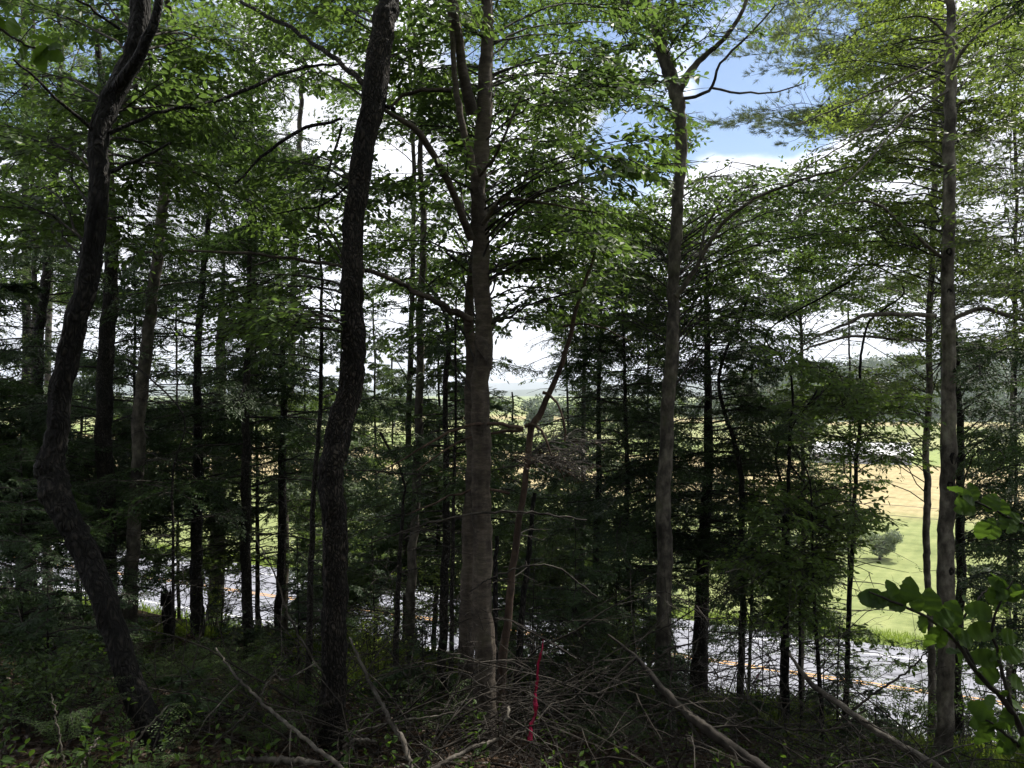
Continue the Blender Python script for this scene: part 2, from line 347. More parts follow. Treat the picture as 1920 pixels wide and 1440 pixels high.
def flat_mat(name, c, rough=.6, emit=0):
    m, nt, o = mat(name); p = mk(nt, 'ShaderNodeBsdfPrincipled', Roughness=rough)
    n = mk(nt, 'ShaderNodeTexNoise', Scale=3.0, Detail=5.0); nt.links.new(coords(nt, (1, 1, 1)), n.inputs['Vector'])
    v = ramp(nt, n.outputs['Fac'], [(.3, (.82, .82, .82)), (.7, (1.1, 1.1, 1.1))])
    nt.links.new(mixc(nt, 1.0, v, c, 'MULTIPLY'), p.inputs['Base Color']); nt.links.new(p.outputs[0], o.inputs[0]); return m
def tape_mat():
    m, nt, o = mat('flagging_tape'); p = mk(nt, 'ShaderNodeBsdfPrincipled', Roughness=.35); p.inputs['Base Color'].default_value = (.27, .015, .06, 1)
    t = mk(nt, 'ShaderNodeBsdfTranslucent'); t.inputs[0].default_value = (.25, .02, .06, 1); s = mk(nt, 'ShaderNodeMixShader'); s.inputs[0].default_value = .5
    nt.links.new(p.outputs[0], s.inputs[1]); nt.links.new(t.outputs[0], s.inputs[2]); nt.links.new(s.outputs[0], o.inputs[0]); return m
M['tape'] = tape_mat()
def asphalt_mat():
    m, nt, o = mat('asphalt'); p = mk(nt, 'ShaderNodeBsdfPrincipled', Roughness=.8); t = mk(nt, 'ShaderNodeTexCoord'); mm = mk(nt, 'ShaderNodeMapping'); nt.links.new(t.outputs['Object'], mm.inputs[0]); mm.vector_type = 'POINT'
    mm.inputs['Rotation'].default_value = (0, 0, math.atan2(.427, .904)); m2 = mk(nt, 'ShaderNodeMapping'); nt.links.new(mm.outputs[0], m2.inputs[0]); m2.inputs['Scale'].default_value = (.06, 1.3, 1)
    a = mk(nt, 'ShaderNodeTexNoise', Scale=1.0, Detail=4.0); nt.links.new(m2.outputs[0], a.inputs['Vector']); b = mk(nt, 'ShaderNodeTexNoise', Scale=1.1, Detail=8.0, Roughness=.75); nt.links.new(t.outputs['Object'], b.inputs['Vector'])
    c = mixc(nt, 1.0, ramp(nt, a.outputs['Fac'], [(.35, (.16, .165, .195)), (.65, (.21, .215, .245))]), ramp(nt, b.outputs['Fac'], [(.3, (.8, .8, .8)), (.7, (1.15, 1.15, 1.15))]), 'MULTIPLY')
    v = mk(nt, 'ShaderNodeTexVoronoi', feature='DISTANCE_TO_EDGE', Scale=.12); nt.links.new(t.outputs['Object'], v.inputs['Vector']); c = mixc(nt, 1.0, c, ramp(nt, v.outputs['Distance'], [(0, (.45, .45, .45)), (.02, (1, 1, 1))]), 'MULTIPLY')
    nt.links.new(c, p.inputs['Base Color']); nt.links.new(p.outputs[0], o.inputs[0]); return m
M['asphalt'] = asphalt_mat()
M['white_paint'] = flat_mat('white_paint', (.75, .75, .75), .6)
M['yellow_paint'] = flat_mat('yellow_paint', (.5, .27, .08), .6)
M['wire'] = flat_mat('wire', (.04, .04, .04), .5)
M['barn_wall'] = flat_mat('barn_wall', (.42, .42, .44), .7)
M['barn_roof'] = flat_mat('barn_roof', (.3, .32, .35), .5)

# ---------------------------------------------------------------- ground: height depends on distance s across the road direction
NS = np.array([.427, .904]); NT = np.array([.904, -.427])
SP = [-40, -10, 0, 4.4, 7.1, 9.15, 11.4, 13, 18, 22, 25.6, 27.0, 37.2, 38.5, 42, 60, 9000]
HP = [13.5, 11.0, 9.4, 8.5, 7.65, 7.1, 6.25, 5.2, 2.7, 1.0, .02, 0, 0, -.25, -.7, -1.0, -1.0]
def hgt(x, y):
    x = np.asarray(x, float); y = np.asarray(y, float)
    s = x * NS[0] + y * NS[1]
    z = np.interp(s, SP, HP)
    b = np.clip((24 - s) / 6, 0, 1)
    z = z + b * (.13 * np.sin(x * .9 + 1.3) * np.cos(y * .8) + .06 * np.sin(x * 2.3 + y * 1.7) + .03 * np.sin(x * 5.1 - y * 4.3))
    return z
def grow(a, b, step, end, k=1.25):
    r = [b]; d = step
    while r[-1] < end: d *= k; r.append(r[-1] + d)
    return np.concatenate([np.arange(a, b, step), r])
sg = np.concatenate([np.arange(-30, -4, 1.), grow(-4, 45, .3, 6500, 1.18)])
tg = grow(0, 45, .4, 5000, 1.15); tg = np.concatenate([-tg[:0:-1], tg])
S, Tt = np.meshgrid(sg, tg, indexing='ij')
GX = S * NS[0] + Tt * NT[0]; GY = S * NS[1] + Tt * NT[1]
GV = np.stack([GX, GY, hgt(GX, GY)], -1)
nI, nJ = S.shape
ii = (np.arange(nI - 1)[:, None] * nJ + np.arange(nJ - 1)[None]).reshape(-1)
b = Bag(); b.add(GV, np.stack([ii, ii + nJ, ii + nJ + 1, ii + 1], -1)[:, ::-1], smooth=True)
def ground_mat():
    m, nt, o = mat('ground')
    t = mk(nt, 'ShaderNodeTexCoord'); d = mk(nt, 'ShaderNodeVectorMath', operation='DOT_PRODUCT'); nt.links.new(t.outputs['Object'], d.inputs[0]); d.inputs[1].default_value = (NS[0], NS[1], 0)
    s = d.outputs['Value']
    nb = mk(nt, 'ShaderNodeTexNoise', Scale=.02, Detail=3.0); nt.links.new(coords(nt, (1, 1, 1)), nb.inputs['Vector'])
    wob = mk(nt, 'ShaderNodeMath', operation='MULTIPLY_ADD'); nt.links.new(nb.outputs['Fac'], wob.inputs[0]); wob.inputs[1].default_value = 22.0; nt.links.new(s, wob.inputs[2])
    # fields in bands running along the road
    mr = mk(nt, 'ShaderNodeMapRange'); nt.links.new(wob.outputs[0], mr.inputs['Value']); mr.inputs['From Min'].default_value = 40.0; mr.inputs['From Max'].default_value = 640.0
    G1, G2, TAN, TAN2, DG = (.2, .24, .09), (.19, .215, .09), (.34, .275, .16), (.27, .275, .135), (.07, .12, .04)
    def r_(v): return (v - 40) / 600
    r = mk(nt, 'ShaderNodeValToRGB'); r.color_ramp.interpolation = 'LINEAR'; e = r.color_ramp.elements
    st = [(0, G2), (r_(88), G2), (r_(98), TAN), (r_(152), TAN), (r_(156), G1), (r_(195), G1), (r_(200), TAN2), (r_(300), G2), (r_(330), TAN), (r_(400), G1), (r_(520), TAN2), (1, G1)]
    while len(e) < len(st): e.new(.5)
    for i, (p_, c_) in enumerate(st): e[i].position = p_; e[i].color = (*c_, 1)
    nt.links.new(mr.outputs[0], r.inputs[0])
    fn = mk(nt, 'ShaderNodeTexNoise', Scale=.6, Detail=10.0, Roughness=.7); nt.links.new(coords(nt, (1, 1, 1)), fn.inputs['Vector'])
    wv = mk(nt, 'ShaderNodeTexWave', Scale=.35, Distortion=2.5, Detail=2.0); mm = mk(nt, 'ShaderNodeMapping'); nt.links.new(t.outputs['Object'], mm.inputs[0]); mm.inputs['Rotation'].default_value = (0, 0, R(35)); nt.links.new(mm.outputs[0], wv.inputs['Vector'])
    fc = mixc(nt, 1.0, r.outputs[0], ramp(nt, fn.outputs['Fac'], [(.3, (.6, .64, .55)), (.5, (.95, .97, .9)), (.7, (1.25, 1.2, 1.2))]), 'MULTIPLY')
    fc = mixc(nt, .3, fc, mixc(nt, 1.0, fc, ramp(nt, wv.outputs['Fac'], [(.2, (.82, .86, .8)), (.8, (1.1, 1.08, 1.05))]), 'MULTIPLY'))
    # forest floor
    l1 = mk(nt, 'ShaderNodeTexVoronoi', Scale=16.0); nt.links.new(coords(nt, (1, 1.3, 1)), l1.inputs['Vector'])
    l2 = mk(nt, 'ShaderNodeTexNoise', Scale=2.2, Detail=8.0, Roughness=.75); nt.links.new(coords(nt, (1, 1, 1)), l2.inputs['Vector'])
    lit = ramp(nt, l1.outputs['Distance'], [(.0, (.05, .031, .02)), (.45, (.03, .02, .013)), (.9, (.012, .009, .006))])
    lit = mixc(nt, 1.0, lit, ramp(nt, l2.outputs['Fac'], [(.35, (.5, .5, .5)), (.6, (1.2, 1.1, 1.0))]), 'MULTIPLY')
    moss = ramp(nt, l2.outputs['Fac'], [(.55, (0, 0, 0)), (.66, (.8,) * 3)])
    lit = mixc(nt, moss, lit, (.04, .055, .016))
    # blend by distance, with ragged verge
    rg = mk(nt, 'ShaderNodeMath', operation='MULTIPLY_ADD'); nt.links.new(fn.outputs['Fac'], rg.inputs[0]); rg.inputs[1].default_value = 3.0; nt.links.new(s, rg.inputs[2])
    g0 = mk(nt, 'ShaderNodeMapRange'); nt.links.new(rg.outputs[0], g0.inputs['Value']); g0.inputs['From Min'].default_value = 19.0; g0.inputs['From Max'].default_value = 21.0
    grass = mixc(nt, fn.outputs['Fac'], (.10, .14, .04), (.2, .24, .08))
    c = mixc(nt, g0.outputs[0], lit, grass)
    g1 = mk(nt, 'ShaderNodeMapRange'); nt.links.new(s, g1.inputs['Value']); g1.inputs['From Min'].default_value = 40.0; g1.inputs['From Max'].default_value = 42.0
    c = mixc(nt, g1.outputs[0], c, fc)
    p = mk(nt, 'ShaderNodeBsdfPrincipled', Roughness=.95); p.inputs['Specular IOR Level'].default_value = .1; nt.links.new(c, p.inputs['Base Color'])
    bp = mk(nt, 'ShaderNodeBump', Strength=.6, Distance=.03); nt.links.new(l1.outputs['Distance'], bp.inputs['Height']); nt.links.new(bp.outputs[0], p.inputs['Normal'])
    nt.links.new(p.outputs[0], o.inputs[0]); return m
M['ground'] = ground_mat()
o = b.build('ground', M['ground']); o['kind'] = 'structure'

def strip(name, s0, s1, z, m, t0=-400, t1=400, dash=None):
    b = Bag(); ts = np.arange(t0, t1 + 1, 10.)
    A = np.stack([s0 * NS[0] + ts * NT[0], s0 * NS[1] + ts * NT[1], np.full(len(ts), z)], -1)
    B = np.stack([s1 * NS[0] + ts * NT[0], s1 * NS[1] + ts * NT[1], np.full(len(ts), z)], -1)
    V = np.concatenate([A, B]); n = len(ts); i = np.arange(n - 1)
    b.add(V, np.stack([i, i + 1, i + n + 1, i + n], -1)); o = b.build(name, m); o['kind'] = 'structure'; return o
strip('road', 27.0, 37.0, .030, M['asphalt'])
strip('road_edge_line', 28.15, 28.27, .038, M['white_paint'])
strip('road_edge_line', 35.45, 35.57, .038, M['white_paint'])
strip('road_centre_line', 31.68, 31.79, .038, M['yellow_paint'])
strip('road_centre_line', 31.93, 32.04, .038, M['yellow_paint'])

# ---------------------------------------------------------------- tagging
def tag(o, label, cat, group=None, kind=None):
    o['label'] = label
    if cat: o['category'] = cat
    if group: o['group'] = group
    if kind: o['kind'] = kind
    return o
def empty(name, loc):
    o = bpy.data.objects.new(name, None); sc.collection.objects.link(o); o.location = tuple(loc); o.empty_display_size = .1; return o

TW = .82
HD, BD = 1.3, 1.2      # bough density of hemlocks and broadleaved trees
class Tree:
    """thing > trunk, limb (several), crown; parts are built in world space and shifted to the Empty at the base"""
    def __init__(s, name, label, cat, pts, bark, sides=16, rough=.06, group=None, foot=True, flare=1.55, leaf=None, top=None):
        # pts: (px, py, depth, width_px)
        P = np.array([[*px(a, b_, d), w_ / F * d / 2 * TW] for a, b_, d, w_ in pts])
        if P[0, 2] > P[-1, 2]: P = P[::-1]
        if foot:      # run down to the ground
            dr = (P[1] - P[0])[:2] / max(P[1, 2] - P[0, 2], .1); gz = hgt(P[0, 0], P[0, 1]) - .15
            if P[0, 2] > gz + .05:
                dz = P[0, 2] - gz; q = P[0, :2] - np.clip(dr, -.12, .12) * dz
                P = np.vstack([[q[0], q[1], gz, P[0, 3] * flare], P])
            else: P[0, 3] *= 1.1
        if top:       # (metres above the last point): continues above the frame
            P = np.vstack([P, [P[-1, 0] + rng.normal(0, .15), P[-1, 1] + rng.normal(0, .2), P[-1, 2] + top * .5, P[-1, 3] * .7], [P[-1, 0] + rng.normal(0, .3), P[-1, 1] + rng.normal(0, .3), P[-1, 2] + top, .012]])
        L = np.linalg.norm(np.diff(P[:, :3], axis=0), axis=1).sum()
        n = int(np.clip(L / .07, 8, 220)); Q = spline(P, n); Q[:, 3] = np.maximum(Q[:, 3], .003)
        jw = np.cumsum(rng.normal(0, .006, (n, 2)), 0); jw -= np.linspace(0, 1, n)[:, None] * jw[-1]; Q[:, :2] += jw * min(1, 1.5 * P[1, 3] / .06)
        s.path = Q; s.base = Q[0, :3].copy(); s.bark = M[bark]; s.leaf = leaf
        s.root = empty(name, s.base); tag(s.root, label, cat, group)
        rg = 1 + rough * (rng.normal(0, 1, (1, n, sides)) * .6 + np.repeat(rng.normal(0, .5, (1, n // 6 + 1, sides)), 6, 1)[:, :n])
        b = Bag(); b.add(*tubes(Q[None, :, :3], Q[None, :, 3], sides, rg), smooth=True)
        b.build('trunk', s.bark, s.root, s.base)
        s.crown = Bag(); s.mats = None
    def at_z(s, z):
        i = int(np.clip(np.searchsorted(s.path[:, 2], z), 0, len(s.path) - 1)); return s.path[i, :3], s.path[i, 3]
    def at_px(s, y):
        z = CZ - (y - HY) / F * s.path[:, 1]; i = int(np.argmin(np.abs(z - s.path[:, 2]))); return s.path[i, :3]
    def limb(s, pts, name='limb', rough=.04):
        P = np.array([[*px(a, b_, d), w_ / F * d / 2] for a, b_, d, w_ in pts]); Q = spline(P, max(8, int(np.linalg.norm(np.diff(P[:, :3], axis=0), axis=1).sum() / .08)))
        n = len(Q); Q[:, :3] += np.concatenate([np.zeros((1, 3)), rng.normal(0, .006, (n - 1, 3))]); Q[:, 3] = np.maximum(Q[:, 3], .002)
        b = Bag(); b.add(*tubes(Q[None, :, :3], Q[None, :, 3], 8, 1 + rough * rng.normal(0, 1, (1, n, 8))), smooth=True)
        b.build(name, s.bark, s.root, s.base); return Q[:, :3]
    def bough(s, p1, r0=.010, rise=.1, drop=.25, kind='broad', lo=None, **kw):
        """a thin bough from the trunk to p1, leafy along its outer part"""
        p1 = np.asarray(p1, float); hd = np.linalg.norm(p1[:2] - s.base[:2])
        z0 = p1[2] - drop * hd * rng.uniform(.5, 1.3); z0 = np.clip(z0, s.path[0, 2] + 1.0, s.path[-1, 2] - .05)
        if lo is not None: z0 = max(z0, lo)
        p0, r = s.at_z(z0); P = limb_path(p0, p1, rise=rise)
        L = np.linalg.norm(p1 - p0); n = len(P)
        s.crown.add(*tubes(P[None], np.linspace(min(r0, r * .7), .003, n)[None], 5), mat=1, smooth=True)
        kw.setdefault('t0', max(.12, 1 - 2.0 / max(L, .1)))
        {'broad': broad_spray, 'hemlock': hemlock_spray, 'pine': pine_spray}[kind](s.crown, P, **kw)
    def region(s, box, dr, n, kind='broad', **kw):
        x0, x1, y0, y1 = box; n = int(round(n * (BD if kind == 'broad' else 1)))
        ar = (x1 - x0) / max(y1 - y0, 1) / 1.3; ny = max(1, int(round(math.sqrt(n / ar)))); nx_ = max(1, int(math.ceil(n / ny)))
        for i in range(nx_):
            for j in range(ny):
                for _ in range(5):
                    c = px(x0 + (x1 - x0) * (i + rng.random()) / nx_, y0 + (y1 - y0) * (j + rng.random()) / ny, rng.uniform(*dr))
                    b0 = s.at_z(np.clip(c[2] - .2 * abs(c[0] - s.base[0]), s.path[0, 2] + 1, s.path[-1, 2]))[0]
                    if kw.get('gaps') is False or np.all(keep_mask(np.array([c, c * .8 + b0 * .2, c * .6 + b0 * .4, c * .4 + b0 * .6]))): s.bough(c, kind=kind, **kw); break
    def hemlock(s, z0, z1, L0, L1, n, **kw):
        """whorled drooping boughs between heights z0 and z1, lengths L0 (bottom) to L1 (top)"""
        n = int(n * HD)
        for i in range(n):
            t = (i + rng.random()) / n; z = z0 + (z1 - z0) * t; p0, r = s.at_z(z); a = rng.uniform(0, 2 * np.pi); L = (L0 + (L1 - L0) * t) * rng.uniform(.6, 1.15)
            p1 = p0 + np.array([np.cos(a) * L, np.sin(a) * L, L * rng.uniform(-.25, .1)])
            P = limb_path(p0, p1, rise=.07, n=7)
            s.crown.add(*tubes(P[None], np.linspace(.012 * (L / 1.5) ** .5, .002, 7)[None], 4), mat=1)
            hemlock_spray(s.crown, P, tw=kw.get('tw', .42) * min(1, L / 1.2), K1=int(np.clip(L * kw.get('k1', 13), 5, 34)), K2=kw.get('k2', 8), K3=kw.get('k3', 5), nl=kw.get('nl', .05), nw=kw.get('nw', .016), t0=kw.get('t0', .12))
    def snags(s, z0, z1, n, L=.8):
        """dead lower twigs, bare"""
        for i in range(n):
            p0, r = s.at_z(rng.uniform(z0, z1)); a = rng.uniform(0, 2 * np.pi); l = L * rng.uniform(.3, 1.2)
            P = limb_path(p0, p0 + np.array([np.cos(a) * l, np.sin(a) * l, l * rng.uniform(-.2, .25)]), rise=.05, n=7, wig=.05)
            s.crown.add(*tubes(P[None], np.linspace(.006, .0015, 7)[None], 4), mat=1)
            Q, N, _ = kids(P[None], flatN(1), 5, .2, 1, l * .4, 45, n=4, tilt=.4); s.crown.add(*tubes(Q, np.repeat(np.linspace(.003, .001, 4)[None], 5, 0), 3), mat=1)
    def done(s, leafmat=None, twig='twig'):
        if s.crown.v: s.crown.build('crown', [M[leafmat or s.leaf or 'beech_leaf'], M[twig]], s.root, s.base)
        return s.root

# ================================================================= TREES
# ---- leaning dark trunk, far left front
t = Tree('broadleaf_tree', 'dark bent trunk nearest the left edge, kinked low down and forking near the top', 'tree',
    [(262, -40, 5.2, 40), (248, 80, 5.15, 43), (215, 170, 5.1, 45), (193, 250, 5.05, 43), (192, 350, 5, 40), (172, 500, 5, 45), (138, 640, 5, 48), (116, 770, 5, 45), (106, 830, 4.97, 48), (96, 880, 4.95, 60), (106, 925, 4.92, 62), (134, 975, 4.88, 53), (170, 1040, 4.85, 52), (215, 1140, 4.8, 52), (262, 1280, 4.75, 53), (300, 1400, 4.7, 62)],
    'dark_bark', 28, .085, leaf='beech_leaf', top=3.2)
t.limb([(218, 168, 5.08, 26), (246, 130, 5.0, 22), (272, 85, 4.95, 20), (292, 30, 4.9, 17), (305, -60, 4.9, 14)])
for L in ([(205, 250, 5.05, 9), (300, 208, 5.2, 7), (380, 198, 5.4, 7), (470, 165, 5.6, 7), (560, 130, 5.9, 6), (640, 122, 6.2, 4)],
          [(208, 322, 5, 9), (240, 305, 4.9, 7), (285, 290, 4.9, 6), (322, 265, 4.9, 4)],
          [(440, 345, 5.5, 3), (500, 285, 5.6, 6), (560, 245, 5.7, 7), (640, 222, 5.8, 5)],
          [(170, 240, 5, 8), (120, 200, 4.8, 6), (60, 140, 4.6, 5), (20, 110, 4.5, 4)],
          [(225, 55, 5.1, 6), (185, 25, 5, 5), (140, 0, 4.9, 5)],
          [(85, 880, 4.95, 20), (72, 872, 4.9, 14)]):
    t.limb(L)
t.region((-40, 260, -30, 260), (5.3, 8), 5, size=.07, near=True)
t.region((220, 540, 20, 300), (5.4, 9.5), 8, size=.072, near=True, drop=.2)
t.region((230, 520, 280, 470), (5.4, 9), 6, size=.072, near=True, drop=.05)
t.region((-60, 200, 240, 460), (5.2, 8), 7, size=.07, near=True)
t.done()

# ---- big scaly trunk left of the middle
t = Tree('broadleaf_tree', 'thick scaly brown trunk left of the middle, full height with a slight bend', 'tree',
    [(738, -40, 5.9, 46), (728, 40, 5.85, 50), (706, 150, 5.8, 54), (690, 260, 5.75, 50), (680, 380, 5.7, 46), (677, 500, 5.65, 46), (675, 600, 5.6, 50), (668, 690, 5.6, 54), (648, 800, 5.55, 56), (641, 900, 5.5, 54), (643, 1000, 5.5, 54), (638, 1120, 5.5, 54), (632, 1250, 5.45, 56), (626, 1370, 5.4, 66)],
    'scaly_bark', 30, .09, leaf='beech_leaf', top=3.5)
t.limb([(694, 172, 5.8, 14), (655, 130, 6, 10), (600, 90, 6.3, 9), (550, 55, 6.6, 8), (490, 25, 6.9, 7), (430, -10, 7.2, 6)])
t.limb([(740, 205, 5.75, 8), (700, 190, 5.8, 8), (690, 185, 5.8, 6)])
t.limb([(670, 335, 5.7, 5), (600, 385, 5.9, 4), (520, 400, 6.2, 3)])
t.region((400, 690, -30, 190), (6, 10), 6, size=.072, near=True)
t.region((560, 860, -40, 140), (6.2, 10), 6, size=.072, near=True)
t.region((470, 690, 330, 480), (6.5, 9), 6, size=.07, near=True)
t.region((330, 540, 555, 640), (5.2, 6.6), 5, size=.065, near=True, drop=.0, tw=.8)
t.done()

# ---- tall central trunk with two leaders
t = Tree('broadleaf_tree', 'pale brown ringed trunk at the centre, splitting into two leaders under the leaves', 'tree',
    [(908, -40, 6.5, 24), (905, 60, 6.45, 26), (897, 160, 6.4, 34), (893, 260, 6.35, 36), (893, 360, 6.3, 34), (894, 460, 6.3, 40), (896, 560, 6.25, 38), (897, 680, 6.2, 40), (899, 800, 6.2, 41), (901, 950, 6.15, 43), (901, 1100, 6.1, 45), (904, 1250, 6.1, 48), (907, 1360, 6.1, 56)],
    'ring_bark', 28, .07, leaf='beech_leaf', top=3.5, flare=1.2)
t.limb([(886, 215, 6.36, 24), (872, 150, 6.3, 20), (862, 90, 6.25, 17), (852, 20, 6.2, 15), (845, -60, 6.2, 12)], rough=.06)
t.limb([(890, 330, 6.25, 14), (868, 240, 6.2, 13), (852, 150, 6.2, 11), (846, 60, 6.2, 10), (838, -40, 6.2, 8)])
t.limb([(884, 450, 6.3, 16), (862, 390, 6.2, 14), (835, 330, 6.1, 13), (805, 280, 6, 13), (778, 242, 5.95, 12), (735, 215, 5.9, 8), (700, 190, 5.95, 6)])
t.limb([(884, 600, 6.25, 14), (830, 572, 6.1, 12), (765, 540, 6, 10), (705, 512, 6, 9), (640, 500, 6.1, 7), (560, 487, 6.2, 6), (440, 473, 6.4, 5), (240, 470, 6.8, 4)])
t.limb([(905, 420, 6.2, 9), (935, 380, 6.1, 8), (990, 375, 6, 6), (1060, 390, 6, 4), (1130, 400, 6, 3)])
t.limb([(900, 330, 6.2, 7), (930, 290, 6, 6), (950, 245, 5.9, 5), (975, 180, 5.9, 3)])
t.limb([(846, 170, 6.2, 10), (800, 168, 6.2, 8), (760, 178, 6.2, 7), (720, 205, 6.2, 5)])
t.limb([(900, 640, 6.2, 26), (916, 672, 6.05, 14), (921, 690, 5.98, 6)], name='broken_knot')
t.region((860, 1240, -60, 230), (5.8, 10.5), 10, size=.075, near=True, tw=.9)
t.region((880, 1130, 150, 400), (5.8, 9.5), 5, keep=.8, size=.075, near=True, tw=.9)
t.region((930, 1250, 380, 520), (6, 10), 8, size=.078, near=True)
t.region((930, 1180, 480, 620), (5.8, 9), 6, size=.075, near=True, K2=4, K3=4)
t.region((1110, 1270, 255, 345), (5.0, 5.6), 6, size=.075, near=True, K1=5, K2=3, K3=4, gaps=False, t0=.7, tw=.5)
t.region((1080, 1200, 60, 170), (6.5, 7.5), 4, size=.08, near=True, K1=5, K2=3, K3=4, gaps=False, t0=.7, tw=.5)
t.region((700, 880, 150, 330), (5.8, 8), 7, size=.075, near=True, K2=4)
t.region((700, 880, 330, 640), (7.5, 10.5), 8, size=.07, near=True, keep=.85)
t.done()
t = Tree('broadleaf_tree', 'straight stem hugging the left side of the central ringed trunk', 'tree',
    [(876, 560, 6.9, 20), (874, 700, 6.9, 26), (872, 850, 6.85, 30), (868, 1000, 6.8, 34), (862, 1150, 6.8, 36), (860, 1290, 6.75, 38)], 'ring_bark', 20, .06, leaf='dull_leaf', top=.8)
t.snags(7.6, 11, 9, .9); t.done('dull_leaf')

# ---- beech right of the middle
t = Tree('beech_tree', 'smooth grey beech right of the middle, forking into open sky at its top', 'tree',
    [(1190, -50, 8.6, 20), (1200, 0, 8.6, 22), (1220, 60, 8.55, 24), (1240, 130, 8.5, 30), (1262, 190, 8.5, 32), (1268, 260, 8.45, 28), (1262, 360, 8.4, 26), (1256, 460, 8.4, 28), (1252, 560, 8.35, 26), (1250, 660, 8.3, 30), (1242, 780, 8.3, 30), (1238, 900, 8.25, 32), (1241, 1050, 8.2, 34), (1240, 1180, 8.2, 34), (1243, 1300, 8.15, 40)],
    'grey_bark', 24, .045, leaf='beech_leaf', top=3)
t.limb([(1262, 190, 8.45, 16), (1290, 140, 8.4, 14), (1318, 108, 8.4, 11), (1350, 80, 8.35, 9), (1380, 40, 8.3, 8), (1410, -20, 8.3, 6)])
t.limb([(1240, 110, 8.5, 10), (1246, 60, 8.5, 9), (1262, 0, 8.5, 8), (1275, -50, 8.5, 6)])
t.limb([(1268, 555, 8.3, 12), (1300, 510, 8.2, 9), (1330, 455, 8.1, 8), (1370, 405, 8, 7), (1430, 365, 7.9, 6), (1510, 335, 7.8, 5), (1600, 310, 7.7, 3)])
t.limb([(1310, 500, 8.2, 6), (1322, 430, 8.2, 5), (1360, 370, 8.2, 4), (1420, 345, 8.2, 3)])
t.limb([(1275, 185, 8.4, 7), (1330, 170, 8.3, 6), (1350, 120, 8.2, 5), (1400, 70, 8.1, 4), (1455, 10, 8, 3)])
t.limb([(1335, 165, 8.3, 5), (1400, 175, 8.2, 4), (1460, 172, 8.1, 3), (1510, 155, 8, 2)])
t.region((1040, 1260, -50, 230), (7.5, 11), 12, size=.075, near=True, K2=4, keep=.8)
t.region((1270, 1440, -50, 60), (7, 10), 6, size=.07, K2=4, keep=.8)
t.region((1130, 1290, 190, 330), (8, 10), 5, size=.07)
t.region((1280, 1700, 320, 480), (8, 12), 14, size=.07, drop=.3)
t.region((1290, 1600, 460, 620), (8.6, 13), 14, size=.07)
t.region((1060, 1260, 400, 620), (8.5, 13), 12, size=.07)
t.done('beech_leaf')

# ---- straight grey trunk at the right and its neighbours
t = Tree('maple_tree', 'straight mottled grey-brown trunk standing in front near the right edge', 'tree',
    [(1776, 0, 8.3, 18), (1774, 100, 8.3, 21), (1771, 220, 8.25, 24), (1770, 400, 8.2, 25), (1769, 600, 8.15, 27), (1768, 800, 8.1, 31), (1767, 1000, 8.05, 33), (1766, 1200, 8, 34), (1768, 1400, 8, 38)],
    'mottled_bark', 24, .04, leaf='maple_leaf', top=4)
t.limb([(1785, 600, 8.1, 9), (1835, 578, 8, 8), (1900, 595, 7.9, 7), (1990, 620, 7.8, 5)])
t.limb([(1755, 592, 8.15, 9), (1690, 590, 8.1, 8), (1630, 590, 8, 8), (1590, 605, 8, 6), (1545, 625, 8, 4), (1500, 650, 8, 3)])
t.limb([(1780, 150, 8.25, 9), (1800, 100, 8.1, 7), (1850, 55, 8, 6), (1920, 20, 7.9, 5)])
t.limb([(1805, 100, 8.1, 6), (1770, 60, 8.2, 5), (1740, 30, 8.2, 4)])
t.limb([(1762, 480, 8.1, 7), (1700, 430, 8, 6), (1640, 380, 7.9, 5), (1560, 385, 7.8, 3)])
for k in range(3): t.limb([(1768 + 4 * k, 110 + 30 * k, 8.2, 5), (1690, 150 + 40 * k, 8, 4), (1600, 190 + 70 * k, 7.8, 3), (1480, 240 + 90 * k, 7.7, 2)])
for y_, w_ in ((862, 13), (700, 8), (905, 9), (548, 8), (470, 9), (1070, 8), (330, 7)):      # dark branch scars on the bark
    i_ = int(np.argmin(np.abs(CZ - (y_ - HY) / F * t.path[:, 1] - t.path[:, 2]))); c = t.path[i_, :3]; rr = t.path[i_, 3]; a_ = rng.uniform(-.5, .5); nrm = np.array([math.sin(a_), -math.cos(a_), 0]); k_ = w_ / F * 8.1 * .7; bb = Bag(); th_ = np.arange(11) / 11 * 6.283
    u_ = np.array([math.cos(a_), math.sin(a_), 0]); rim = lambda f_, o_: np.array([c + nrm * (rr * math.sqrt(max(0, 1 - (k_ * f_ * math.cos(v_) / rr) ** 2)) + o_) + u_ * k_ * f_ * math.cos(v_) + np.array([0, 0, k_ * f_ * (1.3 + .3 * math.sin(3 * v_ + y_)) * math.sin(v_)]) for v_ in th_])
    R3 = [rim(1, -.004), rim(.85, .005), rim(.5, .001), rim(.05, -.002)]
    bb.add(np.concatenate(R3), [[a * 11 + q_, a * 11 + (q_ + 1) % 11, a * 11 + 11 + (q_ + 1) % 11, a * 11 + 11 + q_] for a in range(3) for q_ in range(11)], smooth=True); bb.build('branch_scar', M['dark_bark'], t.root, t.base)
t.region((1470, 1960, -60, 160), (8.6, 13), 24, size=.068)
t.region((1480, 1960, 140, 330), (8.6, 12.5), 22, size=.068)
t.region((1470, 1800, 300, 520), (8.6, 11), 14, size=.066)
t.done()
t = Tree('maple_tree', 'pale slim trunk half hidden behind the mottled grey trunk at the right', 'tree',
    [(1752, 100, 13, 12), (1749, 400, 13, 13), (1746, 700, 13, 14), (1745, 1000, 13, 15), (1745, 1180, 13, 15)], 'grey_bark', 14, .04, leaf='dull_leaf', top=3)
t.limb([(1742, 640, 13, 6), (1680, 636, 12.8, 5), (1600, 630, 12.5, 5), (1520, 650, 12.3, 4), (1490, 670, 12.2, 3)])
